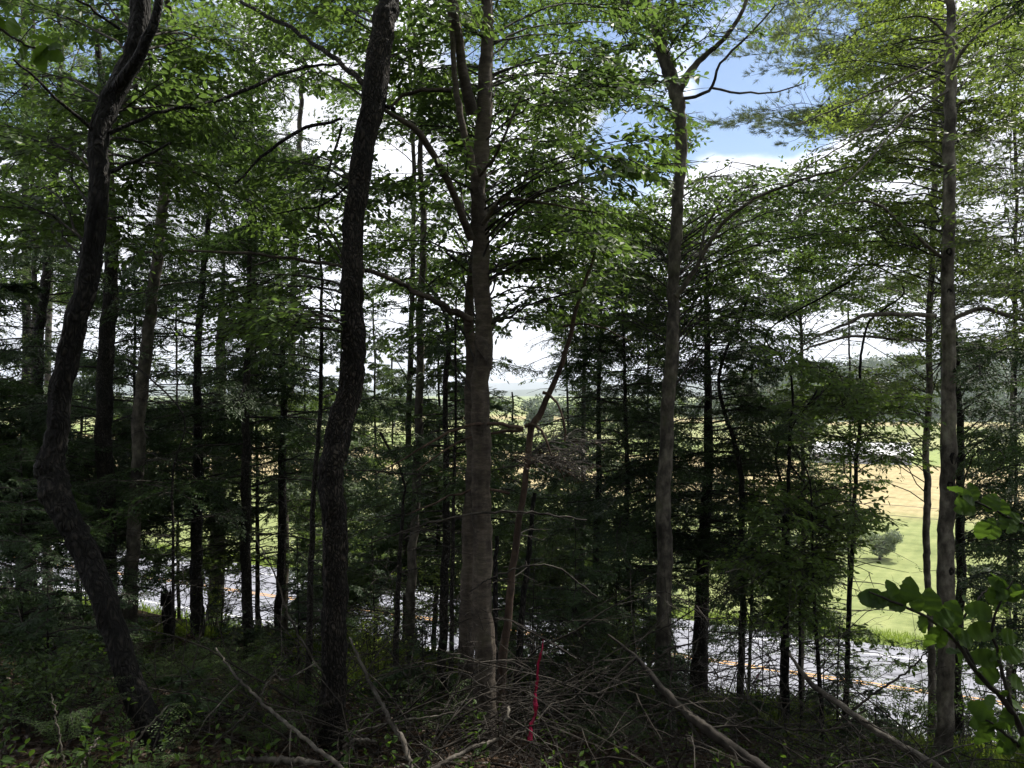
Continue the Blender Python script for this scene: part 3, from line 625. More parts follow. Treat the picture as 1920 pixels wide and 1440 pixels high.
t.limb([(1742, 748, 13, 6), (1680, 738, 12.8, 5), (1610, 740, 12.5, 4), (1560, 752, 12.4, 3)])
t.region((1460, 1740, 480, 740), (13, 17), 22, size=.075); t.region((1780, 1980, 330, 700), (9, 14), 22, size=.065); t.region((1380, 1740, 700, 880), (10, 15), 18, size=.065, K2=6)
t.done('dull_leaf')
t = Tree('hemlock_tree', 'dark straight trunk touching the right side of the mottled grey trunk', 'tree',
    [(1792, 760, 9.4, 14), (1795, 900, 9.4, 18), (1796, 1050, 9.4, 20), (1796, 1250, 9.4, 22), (1797, 1380, 9.4, 26)], 'conifer_bark', 16, .06, top=2.5)
t.region((1830, 1990, 640, 780), (7, 10), 7, kind='hemlock', tw=.5); t.region((1850, 1990, 800, 1160), (6.5, 9.5), 13, kind='hemlock', tw=.5); t.snags(6.5, 9, 10, .9)
t.done('hemlock_needle')
t = Tree('broadleaf_tree', 'far right tree out of frame whose leafy boughs fill the right edge', 'tree',
    [(2080, 0, 9, 30), (2090, 500, 9, 36), (2090, 1200, 9, 44)], 'grey_bark', 12, .04, leaf='dull_leaf', top=3)
t.region((1800, 1990, 60, 620), (6.5, 10), 30, size=.066); t.done('dull_leaf')

# ---- snapped reddish stem
t = Tree('snapped_sapling', 'thin reddish stem right of the central trunk, kinked at a snapped joint and leaning right', 'sapling',
    [(1115, 470, 6.3, 6), (1100, 505, 6.3, 7), (1075, 570, 6.3, 9), (1055, 640, 6.3, 11), (1028, 710, 6.3, 12), (1005, 765, 6.3, 14), (982, 800, 6.3, 16), (975, 850, 6.3, 14), (968, 940, 6.3, 15), (955, 1040, 6.3, 16), (945, 1140, 6.3, 18), (940, 1230, 6.3, 20)], 'red_bark', 14, .06)
for L in ([(980, 803, 6.3, 8), (930, 795, 6.2, 7), (870, 800, 6.1, 5), (800, 835, 6, 4), (700, 890, 5.9, 2)], [(980, 806, 6.3, 7), (920, 812, 6.25, 5), (860, 830, 6.2, 4), (780, 880, 6, 2)],
          [(985, 800, 6.3, 8), (1000, 795, 6.25, 6), (1020, 815, 6.2, 5), (1035, 860, 6.2, 3), (1060, 900, 6.2, 2)], [(1018, 736, 6.3, 7), (1040, 750, 6.25, 5), (1055, 780, 6.2, 4), (1060, 830, 6.2, 3)],
          [(955, 925, 6.3, 6), (900, 915, 6.2, 5), (850, 930, 6.1, 4), (760, 965, 6, 2)], [(1056, 612, 6.3, 5), (1090, 606, 6.2, 4), (1130, 615, 6.1, 3), (1180, 640, 6, 2)]):
    t.limb(L)
t.snags(7.6, 10.6, 16, .5)
t.region((1010, 1080, 780, 900), (6.0, 6.6), 3, kind='broad', size=.03, keep=.35, K1=12, K2=8, K3=3, tw=.5)
t.done('dead_leaf')
for lab, pts in (('thin dead stem leaning right behind the snapped reddish stem', [(1003, 925, 6.9, 9), (995, 990, 6.9, 11), (985, 1070, 6.9, 13), (975, 1200, 6.9, 15)]),
                 ('short dead pole between the central trunk and the reddish stem', [(932, 1005, 6.6, 9), (928, 1100, 6.6, 11), (928, 1260, 6.6, 13)])):
    t = Tree('dead_stem', lab, 'dead tree', pts, 'dark_bark', 10, .08); t.snags(7.9, 9.4, 5, .3); t.done()

# ---- straight conifers and poles, left half.  spec: label, bark, pts, hemlock crown (z0, z1, L0, L1, n), snags
DEADL = 1.3
def conifer(label, pts, crown=None, sn=(0, 0, 0, 0), bark='conifer_bark', name='hemlock_tree', top=3.5, group=None, cat='tree', **kw):
    t = Tree(name, label, cat, pts, bark, 16, .05, top=top, group=group)
    if crown: t.hemlock(*crown, **kw)
    if sn[2]: t.snags(sn[0], sn[1], int(sn[2] * 1.8), sn[3] * DEADL)
    t.done('hemlock_needle'); return t
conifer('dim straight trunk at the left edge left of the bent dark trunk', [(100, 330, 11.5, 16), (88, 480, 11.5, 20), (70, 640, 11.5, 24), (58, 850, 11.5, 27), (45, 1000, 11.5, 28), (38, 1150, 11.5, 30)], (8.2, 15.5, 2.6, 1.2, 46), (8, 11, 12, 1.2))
conifer('pale slim trunk seen far back between the left edge trunk and the bent dark trunk', [(104, 300, 22, 10), (100, 500, 22, 13), (95, 700, 22, 14), (92, 900, 22, 15)], (12, 19, 1.2, .6, 16), bark='grey_bark', name='pine_tree')
conifer('thick dark trunk directly right of the bent dark trunk, greenish at mid height', [(208, 480, 9.6, 30), (206, 650, 9.6, 34), (205, 850, 9.6, 36), (206, 1050, 9.6, 38), (206, 1180, 9.6, 42)], (9.0, 15.0, 2.0, 1.2, 36), (8, 10, 12, .9))
conifer('grey flaky trunk leaning slightly right, second to the right of the bent dark trunk', [(318, 60, 9.2, 15), (305, 250, 9.2, 19), (292, 480, 9.2, 24), (280, 620, 9.2, 26), (266, 790, 9.1, 28), (256, 950, 9.1, 29), (247, 1120, 9, 32)], (12.2, 16.5, 1.8, .8, 16), (8.5, 12, 26, 1.0), bark='grey_bark', top=2)
conifer('thin dark sapling trunk with bare twigs between two thicker trunks at the left', [(327, 880, 8.3, 5), (326, 1000, 8.3, 6), (325, 1200, 8.3, 8)], None, (8.2, 10, 12, .6), top=1.2, name='conifer_sapling', cat='sapling')
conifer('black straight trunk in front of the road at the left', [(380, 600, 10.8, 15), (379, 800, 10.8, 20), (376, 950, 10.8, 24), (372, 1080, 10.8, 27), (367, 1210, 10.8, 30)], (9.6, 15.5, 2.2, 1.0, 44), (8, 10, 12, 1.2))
conifer('stout grey trunk farther down the bank beside the black trunk at the left', [(412, 780, 16, 26), (409, 930, 16, 31), (406, 1050, 16, 34), (403, 1160, 16, 38)], (9.8, 17, 2.6, 1.2, 40), bark='grey_bark', name='pine_tree')
conifer('dark trunk with a crooked base, third in the row right of the stout grey trunk', [(462, 800, 9.8, 17), (461, 950, 9.8, 20), (462, 1080, 9.8, 23), (466, 1230, 9.8, 25)], (9.7, 15.5, 2.1, .9, 42), (8, 10, 12, 1.1))
conifer('slim black trunk midway between the crooked based trunk and the scaly trunk', [(530, 700, 11.6, 14), (528, 880, 11.6, 18), (524, 1040, 11.6, 19), (519, 1200, 11.6, 21)], (9.9, 15.5, 2.0, .8, 38), (8, 10, 10, 1.0))
conifer('narrow upright stem just left of the big scaly trunk', [(606, 560, 7, 7), (604, 800, 7, 10), (598, 950, 7, 12), (592, 1150, 7, 14), (587, 1330, 7, 16)], (10.2, 12.2, 1.0, .6, 8), (8.3, 10.5, 14, .6), top=1.5)
conifer('pale slender pole rising between the bent trunk and the scaly trunk in the leaves', [(570, 130, 15, 9), (560, 250, 15, 11), (550, 400, 15, 13), (545, 600, 15, 15), (540, 850, 15, 17)], (13.5, 19, 1.3, .7, 16), bark='grey_bark', name='pine_tree', top=2)
conifer('long straight grey pole between the scaly trunk and the central trunk', [(788, 130, 9, 10), (787, 300, 9, 12), (785, 500, 9, 15), (781, 700, 9, 18), (776, 900, 9, 20), (772, 1100, 9, 22), (767, 1330, 9, 26)], None, (8, 12.5, 22, .9), bark='grey_bark', top=2)
conifer('thin black stem leaning right, right of the scaly trunk base', [(757, 960, 7.6, 7), (751, 1050, 7.6, 10), (742, 1180, 7.6, 13), (736, 1330, 7.6, 15)], None, (8.2, 9.8, 8, .6), top=.8, name='conifer_sapling', cat='sapling')
conifer('dark hemlock trunk left of the central pair with black drooping boughs', [(846, 600, 8.6, 9), (845, 760, 8.6, 12), (842, 900, 8.6, 15), (836, 1050, 8.6, 19), (832, 1270, 8.6, 23)], (9.6, 12.6, 1.6, .5, 30), (8, 9.6, 8, .6), top=.8)
conifer('wiry black stem just left of the paired central trunks', [(856, 560, 7.4, 4), (852, 760, 7.4, 6), (848, 950, 7.4, 8), (846, 1150, 7.4, 10)], (10, 11.8, .8, .4, 8), (8.6, 11, 10, .4), top=.4, name='conifer_sapling', cat='sapling')
conifer('slender young hemlock behind the leaning reddish stem', [(1122, 520, 11, 6), (1119, 700, 11, 9), (1116, 900, 11, 13), (1110, 1150, 11, 16)], (8.8, 13.4, 1.9, .8, 64), (8, 9, 4, .6), top=1)
conifer('young hemlock with a thin dark stem left of the grey beech', [(1166, 580, 10, 5), (1170, 750, 10, 8), (1175, 900, 10, 11), (1182, 1080, 10, 14), (1188, 1240, 10, 17)], (8.4, 12.8, 1.8, .8, 60), (7.8, 8.8, 6, .6), top=1)
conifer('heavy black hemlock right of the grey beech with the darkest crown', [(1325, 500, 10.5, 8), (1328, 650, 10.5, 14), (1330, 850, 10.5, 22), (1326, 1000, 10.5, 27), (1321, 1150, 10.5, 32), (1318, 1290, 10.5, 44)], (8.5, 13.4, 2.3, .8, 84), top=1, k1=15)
conifer('black pole second to the right of the grey beech at road level', [(1376, 860, 9.6, 11), (1380, 1000, 9.6, 14), (1383, 1150, 9.6, 15), (1387, 1340, 9.6, 18)], (8.3, 12, 1.7, .7, 30), top=2)
conifer('slim black pole third to the right of the grey beech at road level', [(1478, 950, 9.4, 8), (1472, 1080, 9.4, 13), (1470, 1200, 9.4, 14), (1468, 1350, 9.4, 17)], (8.6, 11, 1.2, .6, 14), top=1.5)
t = Tree('hemlock_tree', 'dark hemlock beyond the right edge whose black boughs hang over the field', 'tree', [(2010, 420, 8, 8), (2012, 800, 8, 18), (2014, 1250, 8, 28)], 'conifer_bark', 12, .05)
t.hemlock(7.2, 12.3, 1.5, .4, 60, nl=.045, nw=.018); t.done('hemlock_needle')
t = Tree('hemlock_tree', 'dark hemlock beyond the left edge whose boughs cross the bright sky', 'tree', [(-70, -60, 8.5, 14), (-74, 500, 8.5, 22), (-76, 1150, 8.5, 32)], 'conifer_bark', 12, .05)
t.hemlock(9.0, 15.4, 1.9, 1.0, 60, nl=.05, nw=.018); t.done('hemlock_needle')
# broadleaf saplings in front of the field
for lab, pts, reg in (('leafy sapling in front of the tan field with dark pointed leaves', [(1480, 700, 9, 5), (1478, 850, 9, 8), (1476, 1000, 9, 10), (1474, 1150, 9, 12)], [((1380, 1700, 860, 1000), 8), ((1330, 1660, 990, 1130), 8)]),
                      ('thin sapling with sparse small leaves over the far road lane', [(1518, 900, 8.5, 4), (1519, 1050, 8.5, 6), (1527, 1200, 8.5, 9), (1538, 1360, 8.5, 11)], [((1440, 1680, 900, 1190), 13), ((1540, 1740, 1200, 1260), 4)]),
                      ('twin stemmed sapling low on the bank in front of the road at the right', [(1500, 1040, 8.8, 4), (1499, 1150, 8.8, 6), (1502, 1300, 8.8, 7)], [((1420, 1560, 1060, 1160), 5)]),
                      ('leafy sapling whose layered leaves hang left of the mottled grey trunk', [(1620, 620, 10, 5), (1612, 800, 10, 8), (1600, 1000, 10, 10), (1590, 1250, 10, 12)], [((1500, 1740, 740, 870), 16), ((1420, 1600, 640, 800), 10)])):
    t = Tree('leafy_sapling', lab, 'sapling', pts, 'dark_bark', 10, .06, top=1.0, leaf='dull_leaf')
    for bx, n in reg: t.region(bx, (7.6, 10.5), n, size=.07, near=True, keep=.8, drop=.25, r0=.008, K1=8, K2=4, tw=.6)
    t.done('sapling_leaf')

# deeper hemlocks down the bank that close the middle distance
deep = [(-60, 15, 13, 'dusky hemlock standing behind the left edge of the wood'), (150, 17, 14, 'tall hemlock behind the kink of the bent dark trunk'), (330, 19, 14, 'hemlock far down the bank between the grey flaky and black trunks'),
        (640, 17, 12.5, 'hemlock hidden behind the big scaly trunk'), (735, 20, 12, 'hemlock down the bank right of the big scaly trunk'),
        (960, 15, 11, 'feathery hemlock top in front of the valley, right of the central trunk'), (1055, 19, 10.6, 'hemlock in sunlit pale green below the leaning reddish stem'), (1215, 18, 13.6, 'hemlock directly behind the grey beech'), (1060, 16, 12.7, 'hemlock top behind the upper part of the leaning reddish stem'), (1590, 19, 13.2, 'hemlock top below the long bare limb of the mottled grey trunk'), (700, 18, 13.2, 'hemlock top in the gap right of the big scaly trunk'),
        (1410, 17, 13, 'hemlock behind the two black poles'), (1500, 21, 12, 'hemlock in front of the wooded hill at the right'), (1900, 14, 14, 'broad dark hemlock at the right edge'), (-20, 10, 13, 'near dark hemlock cut by the left edge'),
        (250, 13, 13.5, 'dense hemlock filling the gap right of the grey flaky trunk'), (480, 14, 13, 'dense hemlock behind the crooked based trunk'), (570, 21, 13, 'distant hemlock in the gap left of the big scaly trunk'), (820, 13, 12, 'dense hemlock directly left of the central trunk'),
        (1120, 24, 12, 'distant hemlock low in the valley view behind the young hemlocks')]
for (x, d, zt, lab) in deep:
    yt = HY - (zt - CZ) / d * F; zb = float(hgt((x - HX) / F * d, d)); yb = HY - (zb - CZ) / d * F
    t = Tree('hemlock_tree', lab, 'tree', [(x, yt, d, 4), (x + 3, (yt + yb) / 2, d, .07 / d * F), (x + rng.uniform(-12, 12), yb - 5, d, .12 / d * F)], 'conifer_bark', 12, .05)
    t.hemlock(zb + 1.2, zt - .1, 2.6, .35, 84, nl=.075, nw=.03, k1=10, k2=8, k3=5); t.done('sunlit_needle' if d >= 14 or x in (960, 1120, 820, 1060) else 'hemlock_needle')
# deeper broadleaf crowns
for (x, d, zt, reg, leaf, lab) in (
        (470, 13, 20, [((200, 700, -20, 330), (10, 17), 22), ((220, 680, 300, 600), (11, 16), 18)], 'beech_leaf', 'leafy tree behind the gap between the bent trunk and the scaly trunk'),
        (760, 13, 20, [((560, 1200, -60, 260), (10.5, 17), 30), ((660, 900, 230, 640), (10, 15), 26)], 'beech_leaf', 'leafy tree filling the space behind the long grey pole'),
        (1090, 14, 16, [((900, 1320, 360, 660), (11, 17), 42), ((960, 1110, 150, 400), (10, 14), 12)], 'dull_leaf', 'open crowned tree behind the leaning reddish stem'),
        (60, 13, 19, [((-60, 240, 60, 420), (10, 15), 14), ((-60, 240, 400, 600), (11, 15), 14)], 'beech_leaf', 'leafy tree behind the top of the bent dark trunk'),
        (1500, 15, 14.6, [((1290, 1560, 340, 640), (12, 17), 28), ((1540, 1760, 300, 640), (12, 17), 20)], 'beech_leaf', 'leafy tree behind the open sky gap at the right'),
        (1900, 16, 20, [((1780, 2000, -40, 660), (11, 18), 40)], 'dull_leaf', 'tall leafy tree behind the right edge of the wood')):
    zb = float(hgt((x - HX) / F * d, d)); yt = HY - (zt - CZ) / d * F; yb = HY - (zb - CZ) / d * F
    t = Tree('broadleaf_tree', lab, 'tree', [(x, yt, d, 5), (x + 6, (yt + yb) / 2, d, .10 / d * F), (x - 4, yb - 5, d, .17 / d * F)], 'grey_bark', 12, .05)
    for bx, dr, n in reg: t.region(bx, dr, n, size=.085, drop=.3, tw=.95, K1=10, K2=5, K3=6, keep=.75)
    t.done(leaf)
# white pines
for (x, d, zt, reg, lab) in ((1764, 17, 24, [((1350, 1640, -60, 135), (15, 19), 30), ((1290, 1600, 222, 262), (15, 18), 12), ((1560, 1760, 60, 300), (15, 19), 10), ((1640, 1920, 300, 640), (15, 19), 12)], 'white pine with soft yellow green needle clouds beside the blue sky gap'),
                             (40, 19, 25, [((-60, 180, 0, 180), (16, 20), 12), ((300, 600, 30, 330), (16, 20), 20), ((-40, 100, 500, 720), (16, 20), 8)], 'white pine with soft needle clouds behind the top left corner')):
    zb = float(hgt((x - HX) / F * d, d)); yt = HY - (zt - CZ) / d * F; yb = HY - (zb - CZ) / d * F
    t = Tree('pine_tree', lab, 'tree', [(x, yt, d, 6), (x + 5, (yt + yb) / 2, d, .22 / d * F), (x, yb - 5, d, .36 / d * F)], 'conifer_bark', 12, .05)
    for bx, dr, n in reg: t.region(bx, dr, n, kind='pine', drop=.1, K1=13, K2=8, tw=1.0, t0=.45)
    t.done('pine_needle')

# ---- low hemlock saplings and shrubs on the near slope
def low_hemlock(x, d, h, label, w_=1.0, n=26, leafm='hemlock_needle'):
    X = (x - HX) / F * d; zb = float(hgt(X, d)); yb = HY - (zb - CZ) / d * F; yt = HY - (zb + h - CZ) / d * F
    t = Tree('hemlock_sapling', label, 'sapling', [(x + rng.uniform(-6, 6), yt, d, 2), (x, (yt + yb) / 2, d, .02 / d * F), (x, yb - 2, d, .035 / d * F)], 'conifer_bark', 8, .05)
    t.hemlock(zb + .15, zb + h - .05, .75 * w_ * min(1.3, h / 1.3), .15, n, tw=.3, k1=22, k2=8, k3=5, nl=.03, nw=.011); t.done(leafm)
for a in ((40, 7.5, 2.2, 'dark hemlock sapling at the left edge under the dim straight trunk', 1.3, 40), (150, 8.5, 1.8, 'low hemlock sapling left of the leaning base of the bent trunk', 1.3, 34), (-40, 5.5, 1.7, 'dark hemlock sapling cut by the lower left edge', 1.2, 30),
          (90, 5.4, .9, 'small hemlock seedling low at the left on the forest floor', 1.0, 18), (215, 6.2, .9, 'small hemlock seedling against the foot of the bent trunk', 1.1, 18), (415, 9.4, .9, 'small hemlock sapling in front of the stout grey trunk', 1.2, 18), (560, 9.5, 1.7, 'hemlock sapling left of the big scaly trunk, against the road', 1.0, 28),
          (700, 9, 1.9, 'hemlock sapling right of the big scaly trunk, against the road', 1.0, 26), (1080, 7.6, 1.9, 'bushy brown-green hemlock sapling right of the pink ribbon', 1.2, 44), (1000, 8.2, 1.7, 'hemlock sapling behind the pink ribbon', 1.0, 28), (795, 6.6, .9, 'dark hemlock sapling at the foot of the long grey pole', 1.2, 22),
          (1570, 8.8, 1.5, 'young fir-like hemlock standing in front of the centre line of the road', 1.1, 34), (1260, 7.4, .9, 'low hemlock sapling at the foot of the grey beech', 1.2, 18), (1155, 9.5, 2.4, 'hemlock sapling left of the grey beech, over the road', 1.0, 34), (1640, 8.6, .8, 'low hemlock sapling left of the mottled grey trunk base', 1.2, 16),
          (1420, 8.4, .6, 'small hemlock seedling between the two black poles', 1.1, 12), (340, 5.2, .45, 'tiny hemlock seedling among the sticks at the lower left', 1.2, 12), (1880, 10, 1.6, 'hemlock sapling in front of the road at the right edge', 1.0, 24)):
    low_hemlock(*a)
for a in ((900, 12, 3.2, 'slim young hemlock between the central trunk and the road', 1.3, 40), (1210, 12.5, 3.4, 'young hemlock over the road directly left of the grey beech', 1.3, 44), (1290, 13, 3.6, 'young hemlock over the road between the grey beech and the heavy black hemlock', 1.2, 44),
          (1545, 12, 2.6, 'young hemlock right of the third black pole, over the far lane', 1.2, 34), (640, 13, 3.4, 'young hemlock just left of the big scaly trunk, over the far lane', 1.3, 44), (480, 13, 2.6, 'young hemlock over the road beside the crooked based trunk', 1.1, 30),
          (160, 12, 3.4, 'young hemlock over the road between the bent trunk and the dim trunk', 1.3, 44), (20, 12, 3.6, 'young hemlock over the road at the left edge', 1.3, 44), (1950, 11, 3.0, 'young hemlock over the road at the right edge', 1.3, 40), (1430, 13, 3.0, 'young hemlock between the two black poles, over the road', 1.1, 34)):
    low_hemlock(*a)
# ================================================================= UNDERGROWTH AND GROUND COVER
def shrub(x, d, h, label, leafm, n=9, size=.05, wd=.5, bright=False):
    X = (x - HX) / F * d; zb = float(hgt(X, d)); base = np.array([X, d, zb - .05]); root = empty('shrub', base); tag(root, label, 'shrub')
    st = Bag(); cr_ = Bag()
    for k in range(n):
        a = rng.uniform(0, 6.28); p1 = base + np.array([np.cos(a) * wd * rng.uniform(.3, 1), np.sin(a) * wd * rng.uniform(.3, 1), h * rng.uniform(.6, 1)])
        P = limb_path(base + rng.normal(0, .05, 3) * [1, 1, 0], p1, rise=.1, n=7); st.add(*tubes(P[None], np.linspace(.007, .0025, 7)[None], 5))
        broad_spray(cr_, P, size=size, tw=.35, K1=7, K2=3, K3=4, t0=.3, near=True, r=.003)
    st.build('stems', M['twig'], root, base); cr_.build('foliage', [M[leafm], M['twig']], root, base)
shrub(700, 8.2, .8, 'bright green shrub at the right foot of the big scaly trunk', 'grass', 12, .045, .55)
shrub(1120, 7.4, 1.1, 'tangled olive shrub in the brush right of the long pink ribbon', 'dull_leaf', 14, .04, .7)
shrub(60, 4.6, .5, 'low mossy green shrub near the bottom left corner', 'fern', 10, .04, .5)
shrub(405, 11.2, 1.2, 'bright green leafy shrub at the foot of the stout grey trunk', 'grass', 8, .05)
shrub(800, 10, 1.7, 'sunlit green shrub between the long grey pole and the dark hemlock trunk', 'maple_leaf', 9, .05)
shrub(670, 10.5, .9, 'bright low shrub right of the big scaly trunk base', 'grass', 8, .045)
shrub(1860, 8.8, 1.3, 'green leafy shrub in front of the road in the lower right corner', 'bush_leaf', 10, .045, .6)
shrub(1700, 9.6, .9, 'low green shrub left of the mottled grey trunk foot', 'bush_leaf', 8, .045)
shrub(1180, 8.8, 1.2, 'thin leafy shrub below the young hemlocks, left of the grey beech', 'dull_leaf', 8, .045)
shrub(1000, 9.5, 2.4, 'pale leafed shrub behind the snapped reddish stem', 'beech_leaf', 10, .05, .8)
shrub(1370, 9.3, .8, 'low shrub between the black hemlock and the first black pole', 'bush_leaf', 8, .04)
shrub(1500, 9.2, .9, 'low shrub right of the third black pole', 'bush_leaf', 8, .04)
shrub(1130, 10, 2.6, 'tall leafy shrub in front of the pale field, left of the grey beech', 'dull_leaf', 12, .055, .9)

# grass and herbs along the lip of the bank and the road verge (stuff)
def blades(xs, ys, h, w_, bag, lean=.35):
    n = len(xs); B = np.stack([xs, ys, hgt(xs, ys) - .02], -1); D = unit(np.array([[0, 0, 1.]]) + rng.normal(0, lean, (n, 3)) * [1, 1, .2])
    S = np.stack([h * rng.uniform(.5, 1.3, n), np.full(n, w_), np.full(n, h)], -1)
    put(bag, np.array([[0, -.5, 0], [0, .5, 0], [.6, .3, .05], [1, 0, .22], [.6, -.3, .05]]), [[0, 1, 2, 3, 4]], B, D, rng.normal(0, 1, (n, 3)), S)
g = Bag()
n = 34000; s_ = rng.uniform(19.5, 26.9, n); t_ = rng.uniform(-40, 30, n)
blades(s_ * NS[0] + t_ * NT[0], s_ * NS[1] + t_ * NT[1], .6, .022, g)
n = 24000; s_ = rng.uniform(37.1, 41, n); t_ = rng.uniform(-50, 40, n)
blades(s_ * NS[0] + t_ * NT[0], s_ * NS[1] + t_ * NT[1], .3, .022, g)
o = g.build('verge_grass', M['grass']); tag(o, 'green grass growing along both verges of the road', 'grass', kind='stuff')
g = Bag()
for (cx, cy, r1, r2, n, h) in ((-5.0, 11.6, 2.0, .8, 4000, .16), (-1.6, 10.6, 1.3, .9, 3200, .35), (-1.4, 9.3, .8, .6, 1400, .3), (2.8, 10.5, 1.6, .6, 2400, .35), (3.2, 8.9, 1.5, .5, 2400, .3), (5.1, 8.6, 1.2, .8, 2600, .3), (.3, 10.8, 1.4, .7, 2000, .35)):
    a = rng.uniform(0, 6.28, n); q = np.sqrt(rng.random(n)); blades(cx + r1 * q * np.cos(a), cy + r2 * q * np.sin(a), h, .011, g, .45)
o = g.build('bank_grass', M['grass']); tag(o, 'bright tufts of grass and herbs where the bank drops to the road', 'grass', kind='stuff')

# leaf litter and dead twigs (stuff)
g = Bag(); n = 42000; y = rng.uniform(2.6, 11, n) ** 1.0; x = rng.uniform(-.75, .75, n) * (y + 1)
C = np.stack([x, y, hgt(x, y) + rng.uniform(.003, .04, n)], -1)
put(g, LEAF6, [[0, 1, 2, 3], [0, 3, 4, 5]], C, rng.normal(0, 1, (n, 3)) * [1, 1, .25], np.array([[0, 0, 1.]]) + rng.normal(0, .35, (n, 3)), .06 * rng.uniform(.5, 1.2, n))
o = g.build('leaf_litter', M['dead_leaf']); tag(o, 'brown fallen leaves covering the forest floor', 'leaf litter', kind='stuff')
def brush(cx, cy, rx, ry, n, h, L=(.5, 2.2), r=.007, zb=0.):
    P = []; Rr = []
    for k in range(n):
        a = rng.uniform(0, 6.28); q = np.sqrt(rng.random()); x = cx + rx * q * np.cos(a); y = cy + ry * q * np.sin(a); l = rng.uniform(*L); b_ = rng.uniform(0, 6.28); e = rng.uniform(-.35, .75)
        z = float(hgt(x, y)) + rng.random() ** 1.6 * h + zb; p0 = np.array([x, y, z]); dv = np.array([np.cos(b_) * np.cos(e), np.sin(b_) * np.cos(e) * .8, np.sin(e) * .7]); p1 = p0 + dv * l
        p1[2] = max(p1[2], float(hgt(p1[0], p1[1])) + .02); Q = limb_path(p0, p1, rise=rng.uniform(-.12, .2), n=8, wig=.06); P.append(Q); Rr.append(np.linspace(1, .25, 8) * r * rng.uniform(.4, 1.3))
    P = np.array(P); Rr = np.array(Rr); bg_ = Bag(); bg_.add(*tubes(P, Rr, 5), smooth=True)
    Q, N, _ = kids(P, flatN(len(P), .9), 5, .2, 1, .55, 42, n=5, tilt=.5, curve=.3); bg_.add(*tubes(Q, np.repeat(np.linspace(.0032, .0011, 5)[None], len(Q), 0) * rng.uniform(.6, 1.3, (len(Q), 1)), 3))
    Q2, N2, _ = kids(Q, N, 3, .2, 1, .2, 42, n=3, tilt=.5); bg_.add(*tubes(Q2, np.repeat(np.linspace(.0016, .0008, 3)[None], len(Q2), 0), 3))
    return bg_
o = brush(.9, 6.4, 1.4, .9, 85, .8, L=(.7, 2.8)).build('brush_pile', M['dead_twig']); tag(o, 'tangled grey-brown brush pile of bare twigs around the pink ribbon', 'brush', kind='stuff')
o = brush(2.6, 6.9, 1.5, .9, 80, .45, L=(.7, 2.8)).build('brush_pile', M['dead_twig']); tag(o, 'brush pile of bare branches in front of the black poles at lower right', 'brush', kind='stuff')
o = brush(-.5, 5.2, 1.0, .7, 60, .35).build('brush_pile', M['dead_twig']); tag(o, 'low tangle of dead twigs in front of the scaly trunk base', 'brush', kind='stuff')
o = brush(-1.9, 5.6, 1.5, 1.0, 90, .12, r=.006).build('brush_pile', M['dead_twig']); tag(o, 'flat scatter of dead twigs on the floor at lower left', 'brush', kind='stuff')
o = brush(2.2, 5.1, 2.0, .5, 60, .2, L=(.6, 2.6)).build('brush_pile', M['dead_twig']); tag(o, 'dead twigs along the bottom edge at the right', 'brush', kind='stuff')

# individual fallen branches
def stick(label, pts, m='dead_wood', forks=3, name='fallen_branch', sides=10):
    P = np.array([[*px(a, b_, d), w_ / F * d / 2 * .72] for a, b_, d, w_ in pts]); Q = spline(P, 40); base = Q[0, :3].copy()
    root = empty(name, base); tag(root, label, 'branch'); b = Bag()
    Q[1:-1, :3] += rng.normal(0, .004, (38, 3)); b.add(*tubes(Q[None, :, :3], Q[None, :, 3], sides, 1 + .07 * rng.normal(0, 1, (1, 40, sides))), smooth=True); 
    if forks:
        K, N, _ = kids(Q[None, :, :3], flatN(1, .8), forks, .15, .95, .5, 42, n=7, tilt=.6, curve=.25); r = float(np.median(Q[:, 3])) * .45
        b.add(*tubes(K, np.repeat(np.linspace(r, r * .3, 7)[None], len(K), 0), 5), smooth=True)
        K2, N2, _ = kids(K, N, 3, .2, .95, .22, 42, n=4, tilt=.6); b.add(*tubes(K2, np.repeat(np.linspace(r * .4, r * .2, 4)[None], len(K2), 0), 4))
    b.build('stem', M[m], root, base)
stick('long pale bare stick slanting down right in front of the scaly trunk, at lower left', [(405, 1215, 4.6, 4), (440, 1265, 4.4, 6), (490, 1315, 4.2, 8), (560, 1375, 3.9, 10), (650, 1450, 3.6, 12)])
stick('pale stick slanting down right between the scaly trunk and the central trunk', [(655, 1195, 5.2, 5), (690, 1270, 5.0, 9), (725, 1340, 4.8, 12), (760, 1400, 4.6, 14), (775, 1460, 4.5, 14)])
stick('thick grey fallen branch slanting down right below the grey beech', [(1140, 1190, 5.8, 4), (1195, 1235, 5.6, 10), (1240, 1290, 5.3, 18), (1290, 1340, 5.1, 24), (1350, 1385, 4.9, 28), (1440, 1450, 4.7, 32)], 'dead_twig', forks=5, sides=14)
stick('long grey branch slanting from the road down to the mottled grey trunk', [(1480, 1225, 6.6, 7), (1520, 1280, 6.3, 13), (1580, 1325, 6.0, 17), (1650, 1375, 5.7, 18), (1745, 1430, 5.4, 19), (1800, 1470, 5.3, 20)], forks=4)
stick('crooked whitish branch curling up beside the foot of the central trunk', [(955, 1325, 4.9, 6), (948, 1350, 4.8, 8), (935, 1385, 4.8, 9), (890, 1400, 4.7, 12), (840, 1425, 4.6, 12), (780, 1460, 4.5, 13)], forks=2)
stick('thin arching bare shoot rising left of the scaly trunk over the road', [(480, 1010, 5.4, 3), (515, 1080, 5.4, 4), (545, 1160, 5.4, 5), (590, 1240, 5.4, 6), (640, 1320, 5.4, 7)], forks=2)
stick('short forked twig crossing the long pale stick at lower left', [(590, 1243, 4.6, 4), (530, 1275, 4.5, 5), (505, 1235, 4.5, 3)], forks=0)
